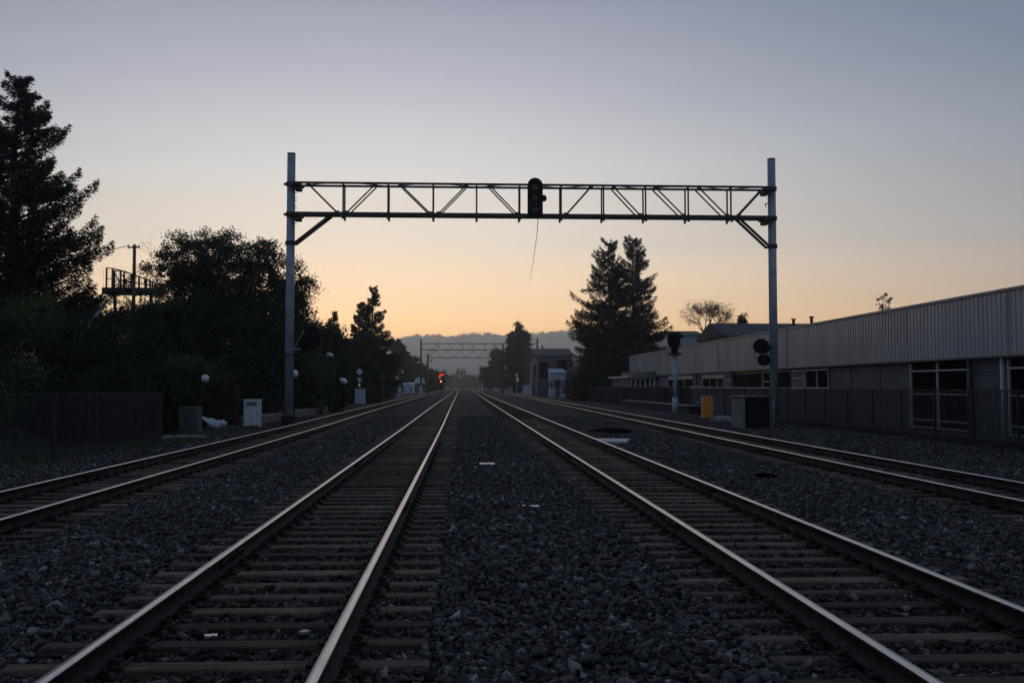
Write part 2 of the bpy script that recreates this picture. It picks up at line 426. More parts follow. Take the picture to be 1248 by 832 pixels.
# ------------------------------------------------------------------ foliage generators
def leaf_quads(cen, dirs, L, W, g):
    n = len(cen); d = dirs/np.maximum(np.linalg.norm(dirs, axis=1, keepdims=True), 1e-6)
    r = g.normal(size=(n, 3)); s = np.cross(d, r); s /= np.maximum(np.linalg.norm(s, axis=1, keepdims=True), 1e-6)
    L = np.broadcast_to(L, n)[:, None]; W = np.broadcast_to(W, n)[:, None]
    V = np.stack([cen-d*L*.5, cen+s*W*.5, cen+d*L*.5, cen-s*W*.5], 1).reshape(-1, 3)
    return V, np.arange(4*n).reshape(-1, 4)

def conifer(base, H, Rm, seed, label, cat='conifer', cb=.08, nb=170, dens=70, up=.35, droop=.35, L=.34, W=.07, group=None, power=.85,
            name='conifer_tree', leaf='leaf_con', gap=.3, hang=.12):
    g = np.random.default_rng(seed); base = Vector(base)
    t = empty(name, base, label, cat, group)
    tb = MB(); lean = Vector((g.normal(0, .015), g.normal(0, .015), 0))
    def axis(h): return Vector((lean.x*h + .12*math.sin(h*.6+seed), lean.y*h, h))
    tb.path([axis(H*k/8) for k in range(9)], [H*.02*(1-k/8.3)+.02 for k in range(9)], 8)
    cs, ds = [], []
    for b in range(nb):
        f = cb + (1-cb)*((b+g.uniform(0, 1))/nb)**1.05
        h = H*min(f, .995); a = g.uniform(0, 2*math.pi)
        whorl = 1.08-gap*g.uniform(0, 1)**1.6*(.6+.4*math.sin(f*23+seed))
        Lb = Rm*max(.05, (1-f))**power*g.uniform(.62, 1.08)*min(whorl, 1.15) + .25
        u = up + (.55-up)*f*1.2 + g.normal(0, .17); o = axis(h); dr = Vector((math.cos(a), math.sin(a), 0)); sd = Vector((-dr.y, dr.x, 0))
        def pt(s): return o + dr*(Lb*s) + Vector((0, 0, Lb*((u-.15)*s - droop*s*s*(1.4-f) + .25*s**4)))
        tb.path([pt(s) for s in (0, .35, .7, 1)], [.018*Lb+.01, .013*Lb+.008, .008*Lb+.006, .006], 4)
        n = int(dens*(Lb**1.15)/ (Rm**.15)) + 8
        s = g.uniform(.12, 1.0, n)**.75; lat = g.normal(0, 1, n)*(.17*Lb*(1.0-s)+.07)
        base_p = np.array([pt(q) for q in s]); sdn = np.array(sd); drn = np.array(dr)
        c = base_p + lat[:, None]*sdn[None] + np.abs(lat)[:, None]*np.array([0, 0, -.25])[None] + g.normal(0, .05, (n, 3))
        c[:, 2] -= g.uniform(0, 1, n)**1.5*(.18+Lb*hang)
        d = drn[None]*.7 + np.sign(lat)[:, None]*sdn[None]*.6 + g.normal(0, .35, (n, 3)) + np.array([0, 0, -.15])
        cs.append(c); ds.append(d)
    cs = np.concatenate(cs); ds = np.concatenate(ds)
    V, Fc = leaf_quads(cs, ds, g.uniform(.6, 1.3, len(cs))*L, g.uniform(.7, 1.3, len(cs))*W, g)
    tb.build('trunk', M['bark'], t); np_obj('crown', V, Fc, M[leaf], t)
    return t

def clumps(g, c, rx, ry, rz, K, n, cr, shell=.55, zmin=-1.0, sq=0.0):
    u = g.normal(size=(K, 3)); u /= np.linalg.norm(u, axis=1, keepdims=True); u[:, 2] = np.maximum(u[:, 2], zmin)
    if sq: u = u*((1/np.sum(np.abs(u)**5, axis=1)**.2)**sq)[:, None]
    rr = (shell + (1-shell)*g.uniform(0, 1, K)**.6)
    lump = 1 + .16*np.sin(u[:, 0]*4.1+K)*np.cos(u[:, 1]*3.7) + .1*np.sin(u[:, 2]*7+u[:, 0]*5)
    cc = u*(rr*lump)[:, None]*np.array([rx, ry, rz]) + np.array(c)
    sz = g.uniform(.6, 1.3, K)*cr
    pts = np.repeat(cc, n, 0) + g.normal(0, 1, (K*n, 3))*np.repeat(sz, n)[:, None]*np.array([.5, .5, .36])
    return cc, pts, np.repeat(u, n, 0)

def broadleaf(base, H, rx, rz, seed, label, leaf='leaf_dk', K=220, n=70, LS=.2, cr=.7, cat='tree', name='broadleaf_tree', ry=None, group=None, cz=None, shell=.35, rtr=.022, sq=0.0):
    g = np.random.default_rng(seed); t = empty(name, base, label, cat, group); ry = ry or rx
    cz = cz if cz else H-rz
    cc, pts, u = clumps(g, (0, 0, cz), rx, ry, rz, K, n, cr, shell, -.75, sq)
    V, Fc = leaf_quads(pts, u*.5+g.normal(0, .8, pts.shape), g.uniform(.6, 1.3, len(pts))*LS, g.uniform(.35, .7, len(pts))*LS, g)
    tb = MB(); fork = Vector((0, 0, max(.6, cz-rz*.75)))
    tb.path([(0, 0, -.3), (.05, 0, fork.z*.5), fork], [H*rtr*1.25, H*rtr, H*rtr*.85], 8)
    for q in cc[::max(1, K//45)]:
        q = Vector(q); mid = fork.lerp(q, .5) + Vector((0, 0, -.1*rz)) + Vector(g.normal(0, .12, 3))*rx*.3
        tb.path([fork, mid, q], [H*rtr*.4, H*rtr*.2, .02], 5)
    tb.build('trunk', M['bark'], t); np_obj('crown', V, Fc, M[leaf], t)
    return t

def shrub(px, ytop, hw, Y, label, leaf='leaf_dk', seed=None, K=None, n=60, LS=.14, zb=None, name='shrub', cat='shrub', cr=.42, squash=1.0):
    seed = seed or int(px*7+Y+900); g = np.random.default_rng(seed)
    top = P(px, ytop, Y); w = hw*Y/F; zb = float(terr(top.x, Y))-.15 if zb is None else zb
    H = top.z - zb; t = empty(name, (top.x, Y, zb), label, cat, 'shrubs on the bank' if cat == 'shrub' else None)
    K = K or int(60 + 26*w*H)
    K = min(K, 420)
    cc, pts, u = clumps(g, (0, 0, H*.42), w*.92, max(1.0, w*.75)*squash, H*.56, K, n, cr, .5, -.8)
    # arching outer shoots break the outline
    m = 90; uu = g.normal(size=(m, 3)); uu[:, 2] = np.abs(uu[:, 2])*.9+.1; uu /= np.linalg.norm(uu, axis=1, keepdims=True)
    sp = []; sdv = []
    for k in range(m):
        st = uu[k]*np.array([w*.85, w*.7, H*.52])+np.array([0, 0, H*.42]); ln = g.uniform(.25, .8)
        for q in np.linspace(0, 1, 9):
            sp.append(st+uu[k]*ln*q*.8+np.array([0, 0, ln*(.45*q-.5*q*q)])+g.normal(0, .035, 3)); sdv.append(uu[k]+g.normal(0, .5, 3))
    pts = np.concatenate([pts, np.array(sp)]); u = np.concatenate([u*.6+g.normal(0, .7, u.shape), np.array(sdv)])
    ok = (pts[:, 2] > .02) & ((pts[:, 0]+top.x < (-10.5 if Y < 66 else -9.3)) | (top.x > -5)); pts, u = pts[ok], u[ok]
    V, Fc = leaf_quads(pts, u, g.uniform(.6, 1.4, len(pts))*LS, g.uniform(.3, .6, len(pts))*LS, g)
    tb = MB()
    for q in cc[::max(1, K//24)]:
        q = Vector(q); tb.path([(q.x*.1, q.y*.1, -.1), (q.x*.55, q.y*.55, q.z*.6), q], [.05, .03, .012], 4)
    tb.build('stem', M['bark'], t); np_obj('foliage', V, Fc, M[leaf], t)
    return t

def spiky(px, ytop, Y, r, label, seed, zb=None):
    g = np.random.default_rng(seed); top = P(px, ytop, Y); zb = float(terr(top.x, Y))-.1 if zb is None else zb; H = top.z-zb-r*.9
    t = empty('yucca_plant', (top.x, Y, zb), label, 'yucca'); tb = MB(); tb.path([(0, 0, 0), (.1, 0, H*.5), (0, 0, H)], [.18, .15, .13], 8)
    tb.build('trunk', M['bark'], t); n = 420
    u = g.normal(size=(n, 3)); u[:, 2] = u[:, 2]*.8+.35; u /= np.linalg.norm(u, axis=1, keepdims=True)
    V = []; Fc = []
    for k in range(n):
        d = u[k]; s = np.cross(d, [0, 0, 1.0]); s /= np.linalg.norm(s)+1e-6; ln = r*g.uniform(.7, 1.1); o = np.array([0, 0, H-g.uniform(0, .7)])
        p0 = o; p1 = o+d*ln*.6; p2 = o+d*ln+np.array([0, 0, -.22*ln*(1.2-d[2])]); b = len(V)
        V += [p0-s*.03, p0+s*.03, p1+s*.028, p1-s*.028, p2+s*.004, p2-s*.004]; Fc += [(b, b+1, b+2, b+3), (b+3, b+2, b+4, b+5)]
    np_obj('crown', V, Fc, M['leaf_dk'], t)
    return t

def twig_tree(base, H, spread, seed, label, leafn=0, name='bare_tree', cat='tree', leaf='leaf_br', depth=6, LS=.28, r0=.022, first=.3, hw=None, z0=0.0):
    rr = random.Random(seed); g = np.random.default_rng(seed); t = empty(name, base, label, cat); tb = MB(); tips = []
    def grow(p, d, L, r, k):
        q = p + d*L; mid = p.lerp(q, .5)+Vector((rr.gauss(0, .04), rr.gauss(0, .04), rr.gauss(0, .03)))*L
        tb.path([p, mid, q], [r, r*.85, r*.68], 6 if k > 3 else 3)
        if k <= 2: tips.append(q); tips.append(mid)
        if k == 0: return
        for j in range(3 if k > 2 else 2+(rr.random() < .5)):
            nd = (d + Vector((rr.gauss(0, 1), rr.gauss(0, 1), rr.gauss(.08, .45)))*spread).normalized()
            grow(q, nd, L*rr.uniform(.62, .82), r*.6, k-1)
    grow(Vector((0, 0, 0)), Vector((0, 0, 1)), H*first, H*r0, depth)
    zm = max(v[2] for v in tb.v); wm = max(abs(v[0]) for v in tb.v); sz_ = (H-z0)/zm; sx_ = (hw or wm)/wm
    tb.v = [(v[0]*sx_, v[1]*sx_, z0+v[2]*sz_) for v in tb.v]
    if z0: tb.tube((0, 0, 0), (0, 0, z0+.05), H*r0*1.1, H*r0*.8, 8)
    tb.build('trunk', M['bark'], t)
    if leafn:
        T = np.array([(q.x*sx_, q.y*sx_, z0+q.z*sz_) for q in tips]); pts = np.repeat(T, leafn, 0)+g.normal(0, min(.3, (hw or 4)*.09), (len(T)*leafn, 3))
        V, Fc = leaf_quads(pts, g.normal(size=pts.shape), g.uniform(.6, 1.3, len(pts))*LS, g.uniform(.4, .8, len(pts))*LS, g)
        np_obj('crown', V, Fc, M[leaf], t)
    return t

# ------------------------------------------------------------------ left trees and shrubs
def ctree(px, ytop, Y, hwpx, seed, label, zb=None, **k):
    top = P(px, ytop, Y); zb = (float(terr(top.x, Y))-.2) if zb is None else zb
    return conifer((top.x, Y, zb), top.z-zb, hwpx*Y/F, seed, label, **k)
ctree(20, 92, 56, 126, 11, 'very tall dark conifer with ragged top at the left edge of the photo', nb=215, dens=190, up=.95, droop=.34, L=.27, W=.06, power=.70, gap=.7, cb=.05, hang=.09)
ctree(-75, 150, 62, 120, 12, 'dark conifer just outside the left edge behind the tallest one', nb=150, dens=70, up=.5, L=.45, W=.11)
tp = P(268, 285, 66)
broadleaf((tp.x, 66, 2.6), tp.z-2.6, 4.45, 2.9, 21, 'wide rounded broadleaf tree with dense dark crown behind the left gantry post', K=430, n=120, LS=.17, cr=.52, ry=4.4, shell=.2, sq=.55)
tp = P(352, 325, 70)
broadleaf((tp.x, 70, 2.0), tp.z-2.0, 1.9, 2.6, 22, 'smaller broadleaf tree tucked against the right side of the left gantry post', K=150, n=90, LS=.17, cr=.5, shell=.2)
twig_tree((P(216, 300, 74).x, 74, 3), P(216, 285, 74).z-3, .42, 5, 'leafless bare-twig tree poking out above the left rounded tree', depth=6, r0=.012)
ctree(455, 350, 125, 46, 31, 'tall pointed conifer on the left of the tracks with orange sky behind', nb=150, dens=70, L=.42, W=.10, up=.3, power=.9, gap=.8, zb=0, cb=.2)
ctree(437, 369, 128, 28, 32, 'shorter conifer leaning against the left flank of the tall pointed one', nb=110, dens=60, L=.5, W=.13, power=.85, zb=0)
ctree(405, 381, 112, 24, 33, 'narrow spire-topped conifer to the left of the pointed pair', nb=90, dens=50, L=.5, W=.12, power=.85, zb=0)
ctree(484, 416, 295, 26, 34, 'low dark conifer at the right foot of the left conifer row', nb=120, dens=26, L=1.2, W=.4, power=.5, zb=0)
twig_tree((P(383, 385, 95).x, 95, 1.0), P(383, 383, 95).z-1, .35, 8, 'thin reddish bare tree between the round tree and the spire conifer', depth=5, r0=.010)
for a in [(-20, 380, 55, 40, 'bushy shrub at the far left edge above the bar fence', 'leaf_dk'),
          (30, 362, 62, 44, 'yellow-tinged shrub below the tallest conifer', 'leaf_yl'),
          (92, 378, 52, 42, 'large dark shrub right of the yellow-tinged one', 'leaf_dk'),
          (12, 440, 45, 35, 'green shrub rising just behind the left part of the bar fence', 'leaf_md'),
          (75, 462, 45, 35, 'low shrub behind the middle of the bar fence', 'leaf_dk'),
          (140, 448, 45, 36, 'dark shrub behind the right part of the bar fence', 'leaf_dk'),
          (192, 452, 32, 40, 'dark shrub behind the right end of the bar fence', 'leaf_dk'),
          (135, 395, 45, 46, 'shrub halfway up the bank below the slanting grey pole', 'leaf_dk'),
          (186, 353, 34, 58, 'shrub high on the bank below the footbridge end', 'leaf_md'),
          (235, 357, 46, 60, 'broad shrub below the round tree on the upper bank', 'leaf_dk'),
          (300, 360, 50, 60, 'shrub left of the gantry post below the round tree', 'leaf_dk'),
          (160, 372, 40, 66, 'topmost shrub under the footbridge deck', 'leaf_dk'),
          (95, 362, 45, 90, 'dark shrub far back under the left end of the footbridge', 'leaf_dk'),
          (215, 362, 45, 92, 'dark shrub far back between footbridge and round tree', 'leaf_dk'),
          (275, 352, 50, 90, 'dark shrub far back behind the trunk of the round tree', 'leaf_dk'),
          (335, 362, 45, 92, 'dark shrub far back right of the round tree trunk', 'leaf_dk'),
          (372, 392, 30, 96, 'dark shrub far back below the thin reddish bare tree', 'leaf_dk'),
          (235, 432, 42, 47, 'shrub around the left white globe lamp', 'leaf_md'),
          (290, 425, 45, 50, 'shrub behind the white cabinet', 'leaf_dk'),
          (275, 462, 30, 46.5, 'low russet-tinged shrub above the white plastic sheet', 'leaf_br'),
          (335, 440, 38, 54, 'shrub immediately behind the left gantry post', 'leaf_dk'),
          (340, 385, 40, 64, 'dark shrub higher up behind the left gantry post', 'leaf_dk'),
          (382, 424, 32, 66, 'green mounded shrub below the left post signal', 'leaf_md'),
          (410, 438, 28, 72, 'green shrub sloping down to the track with a white lamp on it', 'leaf_md'),
          (395, 400, 30, 84, 'dark shrub under the spire conifer', 'leaf_dk'),
          (445, 405, 36, 112, 'large rounded shrub below the tall pointed conifer', 'leaf_dk'),
          (455, 455, 22, 118, 'low yellow-green shrub behind the two small trackside cabinets', 'leaf_yl'),
          (462, 442, 18, 150, 'dark shrub before the far white sheds', 'leaf_dk'),
          ]:
    px, yt, hw, Y, lb, lf = a
    shrub(px, yt, hw, Y, lb, lf, LS=.13 if Y < 50 else (.17 if Y < 80 else .3), cr=.42 if Y < 80 else .7)
spiky(58, 342, 47, 1.7, 'spiky yucca crown below the tallest conifer', 41)
spiky(212, 352, 50, 1.6, 'spiky yucca crown on the bank right of the footbridge', 42)

# ------------------------------------------------------------------ left fence
def fence_run(pts, h, name, label, posts_every, m, spacing=.11, zb=0.0, ph=0.06, pr=.011, group=None, cat='fence'):
    t = empty(name, (pts[0][0], pts[0][1], zb), label, cat, group); o = Vector(t.location)
    pk = MB(); rl = MB()
    for a, b in zip(pts[:-1], pts[1:]):
        a = Vector((*a, zb))-o; b = Vector((*b, zb))-o; L = (b-a).length; n = int(L/spacing)
        for k in range(n+1):
            p = a.lerp(b, k/n); pk.box(p.x-pr, p.x+pr, p.y-pr, p.y+pr, ph, h-.02)
        for z, w in ((h, .04), (.16, .035)): rl.bar(a+Vector((0, 0, z)), b+Vector((0, 0, z)), w, w)
        m_ = int(L/posts_every)
        for k in range(m_+1):
            p = a.lerp(b, k/max(1, m_)); q = MB(); q.box(-.035, .035, -.035, .035, -.1, h+.035, .006)
            w = q.build('post', m, t); w.location = p
    pk.build('pickets', m, t); rl.build('rail', m, t)
    return t
fence_run([(-12.6, 8), (-10.75, 22.5), (-9.55, 31.7)], 1.66, 'bar_fence', 'dark metal bar fence at the left side of the tracks', 2.4, M['dark_metal'])
fence_run([(-9.62, 31.85), (-12.6, 33.2)], 1.6, 'bar_fence', 'short return panel at the far end of the left bar fence', 1.6, M['dark_metal'])

# ------------------------------------------------------------------ left trackside things
def cabinet(px0, px1, ytop, ybase, label, m, depth=.5, zb=None, name='trackside_cabinet', Y=None, cat='cabinet', door=True, leg=False, roofm=None, group=None):
    pb_ = G((px0+px1)/2, ybase, 0 if zb is None else zb)
    Y = Y or pb_.y; z0 = 0 if zb is None else zb
    a = P(px0, ybase, Y); b = P(px1, ybase, Y); top = P((px0+px1)/2, ytop, Y).z
    z0 = a.z if zb is None else zb
    z0 = min(z0, .05)
    w = b.x-a.x; t = empty(name, ((a.x+b.x)/2, Y, z0), label, cat, group); h = top-z0
    q = MB(); q.box(-w/2, w/2, 0, depth, .08*h*.5 if leg else 0, h-.04, .012); q.build('body', m, t)
    q = MB(); q.box(-w/2-.03, w/2+.03, -.03, depth+.03, h-.045, h, .012); q.build('roof', roofm or m, t)
    if door:
        q = MB(); q.box(-w/2+.05, w/2-.05, -.012, .004, .14, h-.1, .004); d = q.build('door', m, t)
        q = MB(); q.box(w/2-.12, w/2-.09, -.04, -.01, h*.48, h*.58, .004); q.build('handle', M['grey_metal'], d)
    q = MB(); q.box(-w/2-.02, w/2+.02, -.02, depth+.02, -.12, .06, .01); q.build('plinth', M['dark_conc'], t)
    return t
c = cabinet(296.5, 316, 486.5, 522, 'white metal cabinet standing alone left of the gantry post', M['white_paint'], .45)
q = MB()
for k in range(7): q.box(-.22, .22, -.030, -.014, 1.0+k*.025, 1.012+k*.025)
q.build('vent', M['grey_metal'], c)
q = MB()
for z in (.3, .95): q.box(-.325, -.295, -.032, -.012, z, z+.09)
q.build('hinge', M['grey_metal'], c)
q = MB(); q.box(-.35, .35, -.026, -.018, .06, .12); q.build('base_strip', mat('red_brown_strip', (.16, .05, .04), .7), c)
c = cabinet(217, 239.5, 496, 528, 'dark grey utility box at the right end of the left bar fence', M['grey_metal'], .8, door=True)
p = G(223, 534, 0); q = MB(); q.add([(-.75, -.5, 0), (.15, -.75, 0), (.8, .15, 0), (.3, .6, 0), (-.6, .5, 0), (-.75, -.5, .07), (.15, -.75, .07), (.8, .15, .07), (.3, .6, .07), (-.6, .5, .07)],
    [(4, 3, 2, 1, 0), (5, 6, 7, 8, 9)] + [(i, (i+1) % 5, 5+(i+1) % 5, 5+i) for i in range(5)])
o = q.build('concrete_slab', M['concrete'], None); o.location = (p.x, p.y, .02); tag(o, 'flat pale concrete slab on the ground before the dark grey utility box', 'slab')
# crumpled sheet of white plastic
pL = G(260, 524, 0); g = np.random.default_rng(5)
nx, ny = 34, 22; V = []
for j in range(ny):
    for i in range(nx):
        u, v = i/(nx-1), j/(ny-1)
        zt_ = .56-.20*u+.02*math.sin(u*17); zb_ = float(np.interp(u, [0, .18, .32, .45, .66, .72, .85, 1], [.50, .33, .10, .02, .0, .12, .14, .17]))
        w_ = .22*math.sin(math.pi*min(1, v*1.0))*(.35+.65*math.sin(math.pi*min(1, u*.9+.12)))
        x = (u-.5)*1.02+.03*math.sin(v*9+u*5)*(v > .3); z = zt_+(zb_-zt_)*v
        y = -w_ + .035*math.sin(u*31+v*9)+.03*math.sin(v*23-u*13)+.02*math.sin(u*57+v*4)+g.normal(0, .006)
        V.append((x+.02*math.sin(v*31+u*7), y, max(z+.012*math.sin(u*40), .012)))
a = (np.arange(ny-1)[:, None]*nx+np.arange(nx-1)[None, :]).ravel()
o = np_obj('plastic_sheet', V, np.stack([a, a+1, a+nx+1, a+nx], -1), M['plastic'], None, False); o.location = (pL.x, pL.y+.2, 0); o.rotation_euler = (.12, 0, .1)
md = o.modifiers.new('Solidify', 'SOLIDIFY'); md.thickness = .01
tag(o, 'crumpled white plastic sheet dumped between utility box and white cabinet', 'plastic sheet')

def globe(px, py, Y, rx, rz, label, extra=None, tilt=0):
    c = P(px, py, Y); zb = float(terr(c.x, Y)) if c.x < -12 else 0.0; zb -= .05
    t = empty('globe_lamp', (c.x, Y, zb), label, 'lamp'); h = c.z-zb
    q = MB(); q.tube((0, 0, 0), (0, 0, h-rz*.85), .035, .028, 8); q.build('post', M['black'], t)
    q = MB(); q.tube((0, 0, -.04), (0, 0, .04), .07, .05, 10); o = q.build('collar', M['black'], t); o.location = (0, 0, h-rz)
    q = MB(); q.ell((0, 0, 0), rx, rx, rz, 20, 12); o = q.build('globe', M['opal'], t); o.location = (0, 0, h); o.rotation_euler = (0, tilt, 0)
    return t
globe(250, 461, 44, .17, .17, 'small unlit white globe lamp on a thin post left of the white cabinet')
globe(359, 455.5, 51.5, .20, .21, 'unlit white globe lamp half hidden behind the left gantry post')
globe(418.5, 464, 67, .30, .19, 'tilted oval white lamp on the green shrub near the track', tilt=.55)
globe(402, 432.5, 70, .26, .15, 'small pale flattened lamp above the green mounded shrub', tilt=.2)
# dwarf signal with two white discs above a cabinet
c = cabinet(432.5, 444.5, 473.5, 492.5, 'split white and dark relay cabinet beside the outer left track under two round discs', M['white_paint'], .6)
p = P(438, 474, c.location.y+.35); t = empty('disc_signal', (p.x, p.y, 0), 'post with two pale round discs above the split cabinet', 'signal')
q = MB(); q.tube((0, 0, 0), (0, 0, P(438, 450, p.y).z), .05, .05, 8); q.build('post', M['black'], t)
for yy, r_ in ((453, .30), (462.5, .2)):
    z = P(438, yy, p.y).z; q = MB(); q.tube((0, -.1, z), (0, -.16, z), r_, r_*.9, 20); q.build('disc', M['opal'], t)
z = P(438, 469, p.y).z; q = MB(); q.ell((0, -.1, z), .09, .09, .17, 12, 8); q.build('lamp', M['lampy'], t)
cabinet(460, 468.5, 470.5, 487, 'plain pale blue cabinet right of the split white one', M['pale_blue'], .8, door=False)
# low tan platform
t = empty('retaining_ledge', (-9.6, 48, 0), 'low tan concrete ledge behind the base of the left gantry post', 'ledge')
q = MB(); q.box(-1.6, 0, 0, 24, -.1, .34, .02); q.build('wall', M['tan'], t)
q = MB(); q.box(-1.65, .04, -.03, 24.04, .342, .40, .015); q.build('coping', M['tan'], t)
# footbridge at upper left
FB = 80.0
a = P(124, 353, FB); b = P(192, 353, FB); zd = P(130, 353.5, FB).z; t = empty('footbridge', (a.x, FB, 0), 'footbridge deck with mesh railing between the tall conifer and the round tree', 'footbridge'); L = b.x-a.x
q = MB(); q.box(0, L, 0, 1.9, zd-.26, zd+.22, .02); q.build('deck', M['dark_metal'], t)
def rt(px): return float(np.interp(px, [60, 137, 153, 172, 192], [320, 327, 331, 338, 346]))
for y_, nm in ((.05, 0), (1.85, 1)):
    q = MB()
    for px in (129.5, 137, 151, 160, 169.5, 177, 183, 189):
        x = P(px, 340, FB).x-a.x; q.box(x-.06, x+.06, y_-.05, y_+.05, zd+.2, P(px, rt(px), FB).z)
    for f, r_ in ((1, .045), (.45, .03)):
        q.path([(P(px, 340, FB).x-a.x, y_, zd+.2+(P(px, rt(px), FB).z-zd-.2)*f) for px in (129, 137, 153, 172, 191)], r_, 5)
    k = .1
    while k < L-.1:
        px = 124+68*k/L; q.tube((k, y_, zd+.2), (k, y_, P(px, rt(px), FB).z), .009, .009, 4, caps=False); k += .2
    x0_ = P(139, 340, FB).x-a.x; x1_ = P(149, 340, FB).x-a.x; q.bar((x0_, y_-.06, P(139, 331, FB).z), (x1_, y_-.06, zd+.25), .08, .08, (0, 1, 0))
    q.build('railing', M['truss'], t)
for px in (135.8, 180):
    x = P(px, 340, FB).x-a.x; q = MB(); q.tube((x, .9, 0), (x, .9, zd-.2), .14, .14, 8); q.build('pier', M['truss'], t)
a = P(112, 391, 70); b = P(131, 366, 72); q = MB(); q.tube(a, b, .09, .09, 8)
q.tube(a + (a-b)*1.2, a, .09, .09, 8); o = q.build('slanting_pole', M['steel']); tag(o, 'slanting grey pole among the shrubs under the footbridge', 'pole')
# utility pole and wire
tp = P(164, 298, 78); t = empty('utility_pole', (tp.x, 78, 2), 'wooden utility pole with short crossarm between tall conifer and round tree', 'utility pole')
q = MB(); q.tube((0, 0, 0), (0, 0, tp.z-2), .17, .12, 10); q.build('pole', M['wood'], t)
q = MB(); q.bar((-.5, -.1, tp.z-2.25), (.45, -.1, tp.z-2.2), .1, .12); q.build('crossarm', M['wood'], t)
for sx in (-.42, .38):
    q = MB(); q.tube((sx, -.1, tp.z-2.18), (sx, -.1, tp.z-2.02), .04, .03, 8); q.build('insulator', M['black'], t)
e = P(60, 312, 78); s0 = Vector((tp.x-.45, 77.9, tp.z-.1)); q = MB()
q.path([s0.lerp(e, k/10)+Vector((0, 0, -.25*math.sin(math.pi*k/10))) for k in range(11)], .03, 5)
o = q.build('overhead_wire', M['black']); tag(o, 'thin overhead wire running left from the utility pole', 'wire')
a = P(412, 436, 95); b = P(427, 412, 95); q = MB(); q.tube(a+(a-b)*.8, b, .09, .07, 8); o = q.build('slanting_pole', M['wood'])
tag(o, 'slanting wooden pole under the tall pointed conifer', 'pole')

